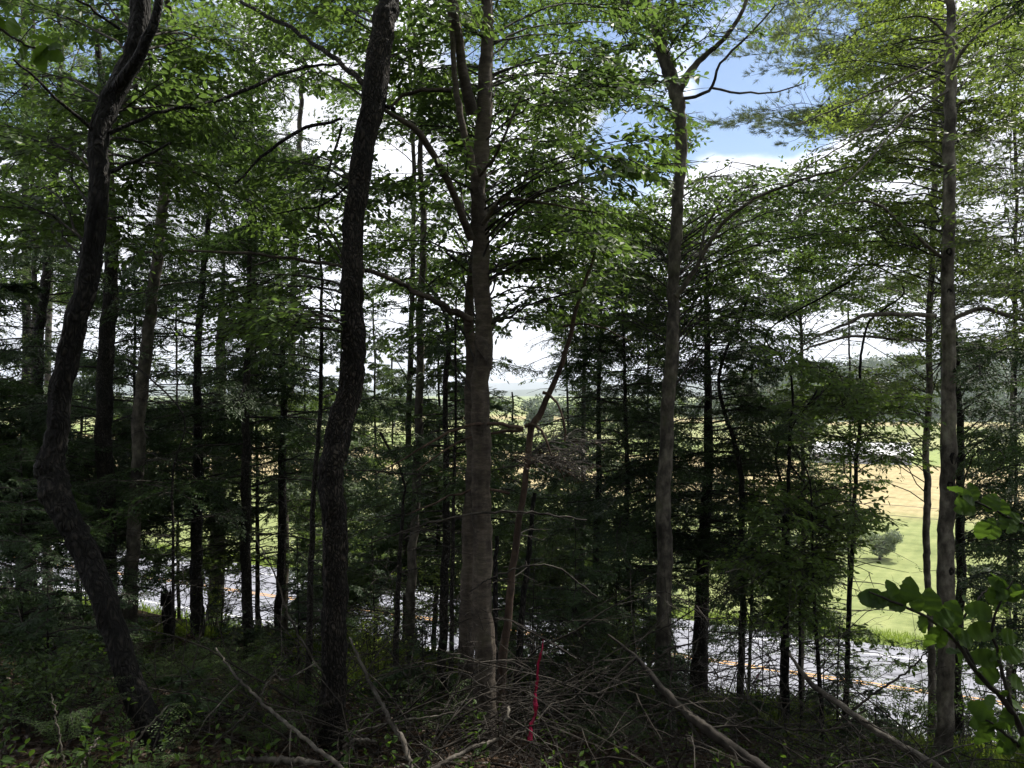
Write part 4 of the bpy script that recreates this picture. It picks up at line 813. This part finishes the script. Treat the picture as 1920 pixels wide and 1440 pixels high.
stick('thin twig rising across the long pale stick at lower left', [(400, 1400, 4.2, 4), (470, 1330, 4.3, 5), (510, 1270, 4.4, 4), (540, 1240, 4.4, 3)], forks=1)
stick('thin bent dead shoot standing near the bottom left corner', [(95, 1300, 3.9, 3), (108, 1360, 3.85, 4), (122, 1440, 3.8, 5), (125, 1470, 3.8, 5)], forks=1)
stick('short pale stick leaning right at the bottom, left of the bent trunk', [(185, 1382, 3.7, 4), (165, 1415, 3.65, 5), (145, 1450, 3.6, 5)], forks=0)
stick('pale thin stick leaning right across the foot of the bent trunk', [(318, 1322, 4.3, 4), (270, 1370, 4.2, 6), (235, 1430, 4.1, 7), (230, 1460, 4.1, 7)], forks=1)
stick('low pale log lying flat at the bottom between the bent and scaly trunks', [(420, 1428, 4.2, 7), (500, 1424, 4.25, 16), (600, 1432, 4.3, 15)], forks=0)
stick('whitish curved root-like stick at the foot of the scaly trunk', [(645, 1400, 4.6, 8), (670, 1388, 4.6, 10), (705, 1390, 4.6, 8)], forks=0)
stick('long thin twig arching left from the centre low across the brush', [(640, 1378, 5, 4), (760, 1350, 5, 5), (850, 1335, 5, 4), (870, 1300, 5, 3)], forks=2)
stick('thin bare branch sweeping low across the front of the black poles', [(1300, 1350, 6.2, 5), (1400, 1362, 6.2, 6), (1500, 1368, 6.2, 6), (1570, 1365, 6.2, 6), (1625, 1330, 6.2, 5)], 'dead_twig', forks=3)
stick('bare branch slanting up right in front of the road beside the small fir-like hemlock', [(1560, 1365, 7, 7), (1640, 1300, 7, 6), (1700, 1260, 7, 5), (1740, 1220, 7, 3)], 'dead_twig', forks=3)
stick('horizontal dead branch crossing the central trunks at mid height', [(690, 1020, 5.4, 3), (790, 985, 5.4, 5), (900, 962, 5.4, 6), (1000, 962, 5.5, 6), (1100, 975, 5.6, 4)], 'dead_twig', forks=3)
stick('dark arching bramble shoot right of the central trunk', [(880, 1110, 5.6, 3), (930, 1080, 5.6, 4), (1030, 1060, 5.6, 5), (1120, 1120, 5.6, 4)], 'twig', forks=3)
stick('mossy log lying on the floor behind the long pale stick', [(350, 1345, 5.9, 14), (430, 1338, 6, 24), (520, 1345, 6, 22)], 'dark_bark', forks=0, sides=14)
# stump and snag
t = Tree('broken_stump', 'jagged dark broken stump in front of the road at the left', 'stump', [(309, 1112, 9.6, 17), (311, 1135, 9.6, 20), (313, 1160, 9.6, 21), (314, 1200, 9.6, 23)], 'dark_bark', 14, .14)
b = Bag()
for k in range(5): c = px(303 + k * 4, 1118 - (k % 3) * 5, 9.6); b.add(*tubes(np.array([[c + [0, 0, -.12], c, c + [0, 0, .09]]]), np.array([[.022, .018, .004]]), 5))
b.build('splinters', M['dark_bark'], t.root, t.base)
t = Tree('dead_stem', 'leaning dark splinter of wood standing right of the jagged stump', 'dead tree', [(328, 1145, 9.5, 6), (324, 1170, 9.5, 8), (321, 1200, 9.5, 9)], 'dark_bark', 8, .1)
t = Tree('dead_stem', 'short black leaning snag on the floor left of the bent trunk base', 'dead tree', [(178, 1290, 5.6, 12), (172, 1330, 5.6, 15), (162, 1362, 5.6, 14)], 'dark_bark', 10, .12)

# ferns: each a clump of arching fronds
def fern(x, d, size, label, nf=11, group='ferns on the forest floor', dz=0):
    X = (x - HX) / F * d; base = np.array([X, d, float(hgt(X, d)) + dz]); b = Bag()
    for k in range(nf):
        a = k / nf * 6.28 + rng.uniform(-.3, .3); L = size * rng.uniform(.7, 1.1); s = np.linspace(0, 1, 10); h = L * .75 * np.sin(s * 2.0) ; r = L * s
        P = base + np.stack([np.cos(a) * r, np.sin(a) * r, h], -1); b.add(*tubes(P[None], np.linspace(.003, .001, 10)[None], 3), mat=1)
        Q, N, _ = kids(P[None], flatN(1, .1), 34, .12, 1.0, L * .36, 70, n=3, fall=.85, taper_in=.5, tilt=.05, droop=.15)
        T = Q.shape[0]; tt = np.tile(np.linspace(.1, 1, 7), (T, 1)); pos, tan = resample(Q, tt); side = unit(np.cross(np.broadcast_to(N[:, None], tan.shape), tan)) * np.where(np.arange(7) % 2 == 0, 1, -1)[None, :, None]
        ln = np.linalg.norm(Q[:, -1] - Q[:, 0], axis=1)[:, None] * (.28 * (1 - .6 * tt)); D = (side * .8 + tan * .5).reshape(-1, 3)
        S_ = np.stack([ln.reshape(-1) * 1.2, ln.reshape(-1) * 1.1, ln.reshape(-1)], -1); put(b, LEAF4, [[0, 1, 2], [0, 2, 3]], pos.reshape(-1, 3), D, np.repeat(N, 7, 0) + rng.normal(0, .2, (T * 7, 3)), S_)
    o = b.build('fern', [M['fern'], M['twig']], origin=base); tag(o, label, 'fern', group)
fern(255, 3.9, .42, 'pale fern at the bottom left in front of the bent trunk'); fern(445, 4.3, .3, 'small fern among sticks below the black trunk, bottom left'); fern(30, 5, .45, 'fern in the dim lower left corner')
k = 0
for x in (300, 350, 400, 455):
    for d in (7.2, 8.2):
        fern(x + rng.uniform(-12, 12) + (d - 7) * 12, d, .5 + .1 * rng.random(), ('front' if d < 8 else 'back') + ' fern of the dark green bank at left, ' + {300: 'nearest the bent trunk', 350: 'under the jagged stump', 400: 'below the black trunk', 455: 'nearest the crooked based trunk'}[x], 12)
for x_, d_, l_ in ((500, 5.2, 'fern behind the long pale stick at lower left'), (380, 5.6, 'fern between the bent trunk and the long pale stick'), (120, 4.3, 'fern in front of the short black snag, lower left'), (560, 6.6, 'fern left of the scaly trunk base'), (820, 6, 'fern at the foot of the long grey pole'), (1500, 6.6, 'fern in the brush below the third black pole'), (1830, 6.6, 'fern right of the mottled grey trunk base')): fern(x_, d_, .42, l_, 12)
fern(690, 7.5, .35, 'fern right of the scaly trunk base'); fern(1650, 7.2, .3, 'fern under the long grey branch at lower right'); fern(1130, 6.3, .35, 'fern in the brush below the young hemlocks')
# mixed low seedlings (stuff)
g = Bag(); n = 1700; y = rng.uniform(3.2, 12, n); x = rng.uniform(-.7, .72, n) * y
for i in range(n):
    if abs(x[i]) < .1: continue
    zb = float(hgt(x[i], y[i])); h = rng.uniform(.1, .4); P = limb_path(np.array([x[i], y[i], zb]), np.array([x[i] + rng.normal(0, .06), y[i] + rng.normal(0, .06), zb + h]), n=4)
    g.add(*tubes(P[None], np.linspace(.0025, .001, 4)[None], 3), mat=1); leaves(g, P[None], flatN(1, .4), 8, .055, True, gaps=False)
o = g.build('undergrowth', [M['bush_leaf'], M['twig']]); tag(o, 'small green seedlings scattered over the forest floor', 'undergrowth', kind='stuff')

# ================================================================= NEAR LEAFY BRANCHES (big leaves close to the lens)
def big_leaf(bag, C, D, N, size, roundness=.37):
    """one leaf, 9 stations along the midrib, folded, scalloped edge"""
    D = unit(D); Y = unit(np.cross(N, D)); Z = np.cross(D, Y); n = 12; s = np.linspace(0, 1, n)
    wd = roundness * np.sin(np.pi * s ** .85) ** .7 * (1 + .05 * np.cos(np.arange(n) * np.pi)); z = -.16 * s ** 2 + .03 * np.sin(np.arange(n) * 1.9); V = []
    for i in range(n):
        for q in (-1, -.55, 0, .55, 1):
            V.append(C + size * (D * s[i] + Y * wd[i] * q + Z * (z[i] + .12 * abs(q) * wd[i] * 1.4 - .03 * abs(q) * np.cos(i * 3.1))))
    f = [[i * 5 + j, i * 5 + j + 1, (i + 1) * 5 + j + 1, (i + 1) * 5 + j] for i in range(n - 1) for j in range(4)]
    bag.add(np.array(V), f, 0, True)
def near_bush(label, stems, lf, name='leafy_branch', cat='branch', fill=7):
    P0 = px(*stems[0][0][:3]); root = empty(name, P0); tag(root, label, cat); st = Bag(); cr_ = Bag()
    for s_ in stems:
        P = np.array([[*px(a, b_, d), w_ / F * d / 2] for a, b_, d, w_ in s_]); Q = spline(P, 26); Q[:, :3] += rng.normal(0, .001, (26, 3)); st.add(*tubes(Q[None, :, :3], Q[None, :, 3], 8), smooth=True)
        for _ in range(fill):
            i = rng.integers(3, 26); big_leaf(cr_, Q[i, :3] + rng.normal(0, .015, 3), np.array([rng.normal(-.3, .6), rng.normal(0, .5), rng.normal(0, .6)]), np.array([0, -.3, 1]) + rng.normal(0, .5, 3), .05 * rng.uniform(.6, 1.1))
    for (a, b_, d, ang, L, tiltv) in lf:
        C = px(a, b_, d); D = np.array([math.cos(R(ang)), tiltv * .5, math.sin(R(ang))]); N = np.array([rng.normal(0, .2), -abs(1 - abs(tiltv)) - .25, .55 + rng.normal(0, .15)])
        big_leaf(cr_, C, D, N, L / F * d * .9 * rng.uniform(.8, 1.1), rng.uniform(.3, .42))
        e = min(((np.linalg.norm(q - C), tuple(q)) for s_ in stems for q in [px(*v[:3]) for v in s_]), key=lambda v: v[0])
    st.build('stems', M['twig'], root, P0); cr_.build('foliage', [M['bush_leaf'], M['twig']], root, P0)
near_bush('leafy branch with big rounded green leaves close to the camera at lower right',
    [[(1960, 1480, 1.9, 16), (1915, 1370, 1.88, 13), (1880, 1310, 1.86, 11), (1835, 1265, 1.84, 9), (1790, 1200, 1.82, 7), (1740, 1160, 1.8, 6), (1680, 1130, 1.78, 5), (1630, 1110, 1.76, 3)],
     [(1900, 1340, 1.87, 8), (1880, 1260, 1.85, 7), (1860, 1180, 1.84, 5), (1880, 1120, 1.84, 4), (1900, 1090, 1.84, 3)], [(1835, 1265, 1.84, 6), (1800, 1180, 1.86, 5), (1830, 1130, 1.88, 4), (1850, 1105, 1.9, 3)], [(1930, 1420, 1.9, 9), (1890, 1380, 1.86, 6), (1850, 1350, 1.84, 4)]],
    [(1665, 1130, 1.77, 165, 60, .2), (1655, 1120, 1.77, 195, 55, .5), (1680, 1125, 1.78, 110, 50, .1), (1700, 1130, 1.78, 75, 52, .2), (1700, 1140, 1.78, 150, 60, .3), (1720, 1150, 1.79, 95, 62, .1), (1722, 1155, 1.79, 300, 50, .2), (1745, 1155, 1.8, 85, 56, .3), (1750, 1165, 1.8, 20, 55, .1),
     (1760, 1170, 1.8, 250, 58, .2), (1770, 1175, 1.81, 60, 60, .1), (1790, 1195, 1.82, 350, 55, .3), (1800, 1200, 1.82, 130, 50, .2), (1862, 1150, 1.84, 170, 62, .1), (1870, 1135, 1.84, 80, 55, .2), (1885, 1125, 1.84, 40, 50, .1), (1868, 1180, 1.84, 190, 66, .2), (1872, 1190, 1.84, 350, 58, .2), (1890, 1110, 1.84, 140, 55, .2),
     (1878, 1240, 1.85, 170, 70, .2), (1880, 1235, 1.85, 20, 60, .1), (1872, 1255, 1.85, 215, 66, .3), (1890, 1270, 1.86, 330, 52, .2), (1862, 1345, 1.85, 150, 66, .1), (1870, 1352, 1.85, 190, 62, .2), (1885, 1370, 1.86, 80, 56, .2), (1855, 1352, 1.84, 250, 56, .1), (1900, 1385, 1.87, 230, 56, .1), (1905, 1360, 1.88, 20, 55, .2)])
near_bush('leafy branch tip with a few big green leaves reaching in from the right edge',
    [[(1980, 1030, 2.2, 8), (1930, 990, 2.18, 6), (1880, 965, 2.16, 5), (1840, 945, 2.14, 4), (1800, 930, 2.12, 3)]],
    [(1832, 958, 2.14, 175, 50, .3), (1828, 940, 2.14, 100, 42, .1), (1850, 960, 2.15, 60, 48, .2), (1846, 975, 2.15, 260, 42, .2), (1880, 970, 2.16, 85, 46, .1), (1885, 980, 2.16, 30, 44, .1), (1872, 985, 2.16, 235, 44, .1), (1905, 985, 2.17, 350, 46, .2), (1822, 935, 2.14, 200, 40, .5)])
near_bush('cluster of big dark leaves hanging close to the camera in the top left corner',
    [[(-40, 20, 1.5, 7), (10, 60, 1.5, 5), (50, 85, 1.5, 4), (85, 95, 1.5, 3)]],
    [(80, 95, 1.5, 340, 45, .2), (70, 95, 1.5, 285, 48, .1), (55, 90, 1.5, 205, 44, .3), (88, 92, 1.5, 20, 34, .1)])
t = Tree('hemlock_tree', 'hemlock beyond the right edge whose dark tip hangs into the top right corner', 'tree', [(2500, -300, 2.6, 40), (2500, 400, 2.6, 60), (2500, 900, 2.6, 70)], 'conifer_bark', 12, .05, top=1)
t.region((1860, 1960, -50, 20), (2.2, 2.6), 3, kind='hemlock', drop=.05, tw=.3, nl=.02, nw=.006, r0=.008); t.done('hemlock_needle')

# ================================================================= FLAGGING TAPE
def tape(label, pts, twist=2.5, m='tape'):
    """pts px,py,d,width_px : a thin twisting strip with real thickness"""
    P = np.array([[*px(a, b_, d), w_ / F * d * .72] for a, b_, d, w_ in pts]); Q = spline(P, 60); b = Bag(); V = []
    for i, q in enumerate(Q):
        a = math.sin(i / 60 * math.pi * twist * 2 + .4) * .9; u = np.array([math.cos(a), math.sin(a), .05 * math.sin(i)]); nrm = np.array([-u[1], u[0], 0]) * .0006
        c = q[:3] + np.array([.004 * math.sin(i * .37) + .002 * math.sin(i * 1.3), .004 * math.sin(i * .5), 0]); V += [c - u * q[3] / 2 + nrm, c + u * q[3] / 2 + nrm, c + u * q[3] / 2 - nrm, c - u * q[3] / 2 - nrm]
    f = [[i * 4 + j, i * 4 + (j + 1) % 4, (i + 1) * 4 + (j + 1) % 4, (i + 1) * 4 + j] for i in range(59) for j in range(4)]
    b.add(np.array(V), f, 0, True); o = b.build('flagging_ribbon', M[m], origin=Q[0, :3]); tag(o, label, 'ribbon'); return o
tape('long pink flagging ribbon hanging in the brush right of the central trunk', [(1018, 1198, 5.0, 4), (1014, 1225, 5.0, 7), (1008, 1260, 5.0, 7), (1005, 1290, 5.0, 9), (1004, 1320, 5.0, 13), (1002, 1345, 5.0, 8), (995, 1362, 5.0, 13), (993, 1388, 5.0, 15)])
tape('short red flagging ribbon fluttering between two black poles in front of the road', [(1442, 1240, 8.2, 6), (1432, 1252, 8.2, 8), (1424, 1262, 8.2, 7), (1418, 1270, 8.2, 4)], .4)
stick('thin twig holding the short red ribbon', [(1462, 1235, 8.2, 3), (1440, 1240, 8.2, 3), (1400, 1250, 8.2, 3), (1300, 1245, 8.2, 2)], 'twig', forks=1)
stick('thin twig from which the long pink ribbon hangs', [(1080, 1235, 5.1, 5), (1040, 1210, 5.05, 4), (1018, 1197, 5, 4), (960, 1165, 5, 3), (930, 1160, 5, 3)], 'twig', forks=2)

# ================================================================= BEYOND THE ROAD
def wire(s0, z, label):
    t_ = np.arange(-120, 121, 4.); u = ((t_ % 60) - 30) / 30; zz = z + .5 * u ** 2
    P = np.stack([s0 * NS[0] + t_ * NT[0], s0 * NS[1] + t_ * NT[1], zz], -1)[None]; b = Bag(); b.add(*tubes(P, np.full((1, len(t_)), .012), 6), smooth=True)
    o = b.build('overhead_wire', M['wire']); tag(o, label, 'wire')
wire(41.5, 5.05, 'upper thin black wire crossing in front of the tan field'); wire(41.5, 4.55, 'lower thin black wire crossing in front of the tan field')
# utility poles are off to the sides, hidden by trees
def clump_crown(bag, c, r, n, leaf, squash=.8):
    """crown of leaf clumps on a lumpy shell"""
    v = unit(rng.normal(0, 1, (n, 3))); rr = r * (.72 + .28 * rng.random(n)) * (1 + .18 * np.sin(v[:, 0] * 5 + c[0]) * np.cos(v[:, 2] * 4 + c[1])); C = c + v * rr[:, None] * [1, 1, squash]
    put(bag, LEAF4 * [1, 1.6, 1], [[0, 1, 2], [0, 2, 3]], C, rng.normal(0, 1, (n, 3)), v + rng.normal(0, .5, (n, 3)), leaf * rng.uniform(.6, 1.3, n))
M['far_leaf'] = leaf_mat('far_leaf', (.03, .06, .018), (.055, .09, .028), (.08, .13, .03), trans=.25)
M['silver_leaf'] = leaf_mat('silver_leaf', (.11, .15, .09), (.17, .21, .14), (.2, .26, .14), trans=.35)
def field_tree(x, y, h, r, label, m='silver_leaf', n=3500, leaf=.14, name='field_tree', cat='tree', trunk=.12):
    d = (CZ + 1.0) / (y - HY) * F; base = np.array([(x - HX) / F * d, d, -1.05]); root = empty(name, base); tag(root, label, cat)
    b = Bag(); P = limb_path(base, base + [0, 0, h * .7], n=6, wig=.02); b.add(*tubes(P[None], np.linspace(trunk, trunk * .4, 6)[None], 8), smooth=True); b.build('trunk', M['grey_bark'], root, base)
    b = Bag()
    for k in range(9): clump_crown(b, base + [rng.normal(0, r * .42), rng.normal(0, r * .42), h * rng.uniform(.16 if name == 'field_bush' else .35, .8)], r * rng.uniform(.4, .6), n // 9, leaf)
    b.build('crown', M[m], root, base)
field_tree(1650, 1050, 2.2, 1.15, 'round silvery grey-green bush alone in the mown field', leaf=.1, n=9000, name='field_bush', cat='bush')
for (x, y, h, r, lab) in ((1010, 815, 9, 5, 'rounded tree at the far field edge right of the central trunk'), (1090, 812, 8, 4.5, 'rounded tree at the far field edge behind the young hemlocks'), (740, 800, 9, 5, 'rounded tree at the far field edge right of the scaly trunk'), (560, 806, 8, 5, 'rounded tree at the far field edge left of the scaly trunk'), (1480, 850, 9, 5, 'rounded tree at the field edge behind the leafy saplings'), (1200, 820, 10, 6, 'rounded tree at the far field edge behind the grey beech')):
    field_tree(x, y, h, r, lab, 'far_leaf', 5000, .6, trunk=.3)
# far barn glimpsed through leaves
d = (CZ + 1) / (868 - HY) * F
def barn(x, d, L, Wd, H, label):
    base = np.array([(x - HX) / F * d, d, -1.0]); root = empty('farm_building', base); tag(root, label, 'building'); c, s = math.cos(R(-14)), math.sin(R(-14))
    def T(v): v = np.array(v, float); return np.stack([v[:, 0] * c - v[:, 1] * s, v[:, 0] * s + v[:, 1] * c, v[:, 2]], -1) + base
    b = Bag(); V = [[-L / 2, -Wd / 2, 0], [L / 2, -Wd / 2, 0], [L / 2, Wd / 2, 0], [-L / 2, Wd / 2, 0], [-L / 2, -Wd / 2, H], [L / 2, -Wd / 2, H], [L / 2, Wd / 2, H], [-L / 2, Wd / 2, H], [-L / 2, 0, H + Wd * .25], [L / 2, 0, H + Wd * .25]]
    b.add(T(V), [[0, 1, 5, 4], [1, 2, 6, 5], [2, 3, 7, 6], [3, 0, 4, 7]]); b.add(T(V), [[4, 8, 7], [5, 6, 9]]); b.build('wall', M['barn_wall'], root, base)
    b = Bag(); e = .4
    for sg_ in (-1, 1):
        q = [[-L / 2 - e, sg_ * (Wd / 2 + e), H - .1], [L / 2 + e, sg_ * (Wd / 2 + e), H - .1], [L / 2 + e, 0, H + Wd * .25 + .08], [-L / 2 - e, 0, H + Wd * .25 + .08]]; q2 = [[a_, b_, z_ + .12] for a_, b_, z_ in q]
        b.add(T(q + q2), [[0, 1, 2, 3], [4, 5, 6, 7], [0, 1, 5, 4], [1, 2, 6, 5], [3, 0, 4, 7]])
    b.build('roof', M['barn_roof'], root, base)
barn(1610, 132, 15, 7, 1.5, 'long low white farm building glimpsed through leaves beyond the tan field')
# wooded hill and distant mountains
def ridge(name, d0, d1, x0, x1, f, m, trees=0, label=None):
    nx, nd = 90, 26; X = np.linspace(x0, x1, nx); Dd = np.linspace(0, 1, nd); V = []
    for q in Dd:
        d = d0 + (d1 - d0) * q
        V.append(np.stack([(X - HX) / F * d, np.full(nx, d), -1.5 + (f(X) * d / F + CZ + 1.5) * np.sin(q * np.pi / 2) ** 1.2], -1))
    V = np.array(V); i = (np.arange(nd - 1)[:, None] * nx + np.arange(nx - 1)[None]).reshape(-1); b = Bag(); b.add(V.reshape(-1, 3), np.stack([i, i + 1, i + nx + 1, i + nx], -1), smooth=True)
    back = V[-1].copy(); back2 = back * [1, 1.25, 0] + [0, 0, -2]; b.add(np.concatenate([back, back2]), [[j, j + 1, nx + j + 1, nx + j] for j in range(nx - 1)], smooth=True)
    o = b.build(name, m); o['kind'] = 'structure'; return V
M['far_ground'] = flat_mat('far_ground', (.035, .06, .025), .95)
V = ridge('wooded_hill', 300, 620, 1380, 2300, lambda X: 18 + 30 * (1 - np.exp(-np.maximum(X - 1380, 0) / 160)) - 10 * np.clip((X - 1750) / 400, 0, 1) + 2.5 * np.sin(X / 37), M['far_ground'])
g = Bag(); nx = V.shape[1]
for k in range(620):
    q, i = rng.random() ** .8 * (V.shape[0] - 2), rng.random() * (nx - 2); c = V[int(q), int(i)] + (V[int(q) + 1, int(i) + 1] - V[int(q), int(i)]) * rng.random(3)
    r = rng.uniform(4, 7.5); clump_crown(g, c + [0, 0, r * .5], r, 170, 1.7, rng.uniform(.9, 1.4))
o = g.build('far_woods', M['far_leaf']); tag(o, 'hazy blue-green wood covering the hill at the right', 'woods', kind='stuff')
g = Bag()
for k in range(420):
    d = rng.uniform(330, 520); x = rng.uniform(60, 1420); 
    if 880 < x < 1040 and d < 450: continue
    r = rng.uniform(3.5, 6.5); clump_crown(g, np.array([(x - HX) / F * d, d, -1 + r * .6]), r, 120, 1.6, rng.uniform(.8, 1.2))
o = g.build('far_hedgerow_woods', M['far_leaf']); tag(o, 'dark line of far trees closing the valley fields', 'woods', kind='stuff')
ridge('far_hills', 2200, 3000, -500, 2500, lambda X: 10 + 6 * np.sin(X / 210 + 1) + 3 * np.sin(X / 83), M['far_ground'])
ridge('mountains', 5200, 6200, -900, 2900, lambda X: 17 + 6 * np.sin(X / 260 + 2.2) + 4 * np.sin(X / 119 + .5) + 1.2 * np.sin(X / 31), M['far_ground'])
# haze
HAZE = 2.4e-4
if HAZE:
    m, nt, o_ = mat('haze'); pv = mk(nt, 'ShaderNodeVolumePrincipled'); pv.inputs['Density'].default_value = HAZE; pv.inputs['Color'].default_value = (.82, .9, 1, 1); pv.inputs['Anisotropy'].default_value = .2
    nt.links.new(pv.outputs[0], o_.inputs['Volume']); b = Bag(); hx, hy0, hy1, z0, z1 = 9000, -2600, 9600, -4, 260
    V = [[x, y, z] for z in (z0, z1) for (x, y) in ((-hx, hy0), (hx, hy0), (hx, hy1), (-hx, hy1))]
    b.add(np.array(V), [[3, 2, 1, 0], [4, 5, 6, 7], [0, 1, 5, 4], [1, 2, 6, 5], [2, 3, 7, 6], [3, 0, 4, 7]]); o = b.build('haze', m); o['kind'] = 'stuff'; o['label'] = 'thin pale haze filling the air over the valley'

# more of the wood, unseen, added behind and overhead to shade the foreground: one mass of trunks and canopy
g = Bag(); C = []
for k in range(46):
    a = rng.uniform(-2.9, -.25); r_ = rng.uniform(5, 17); x, y = r_ * math.cos(a) * 1.1, r_ * math.sin(a)
    z0 = float(hgt(x, y)); H = rng.uniform(9, 14); P = limb_path(np.array([x, y, z0 - .2]), np.array([x + rng.normal(0, .4), y + rng.normal(0, .4), z0 + H]), n=7, wig=.02)
    g.add(*tubes(P[None], np.linspace(.16, .05, 7)[None], 8), mat=1)
    for j in range(7): C.append(np.array([x, y, z0]) + [rng.normal(0, 1.4), rng.normal(0, 1.4), H * rng.uniform(.22, 1.05)])
for k in range(34): x, y = rng.uniform(-10, 10), rng.uniform(-3, 9); C.append(np.array([x, y, max(17.2, CZ + .6 * y + 3.5) + rng.uniform(0, 4)]))  # leaf clumps without trunks above the frame, added to block sky light
for c in C:
    r_ = rng.uniform(1.1, 1.9); n = 260; v = unit(rng.normal(0, 1, (n, 3))); q = c + v * (r_ * rng.random((n, 1)) ** .4) * [1, 1, .6]
    put(g, LEAF4 * [1, 1.5, 1], [[0, 1, 2], [0, 2, 3]], q, rng.normal(0, 1, (n, 3)), np.array([[0, 0, 1.]]) + rng.normal(0, .7, (n, 3)), rng.uniform(.18, .34, n))
o = g.build('shade_woods', [M['beech_leaf'], M['dark_bark']]); tag(o, 'unseen leafy wood added overhead and around the viewpoint for shade', 'woods', kind='stuff')
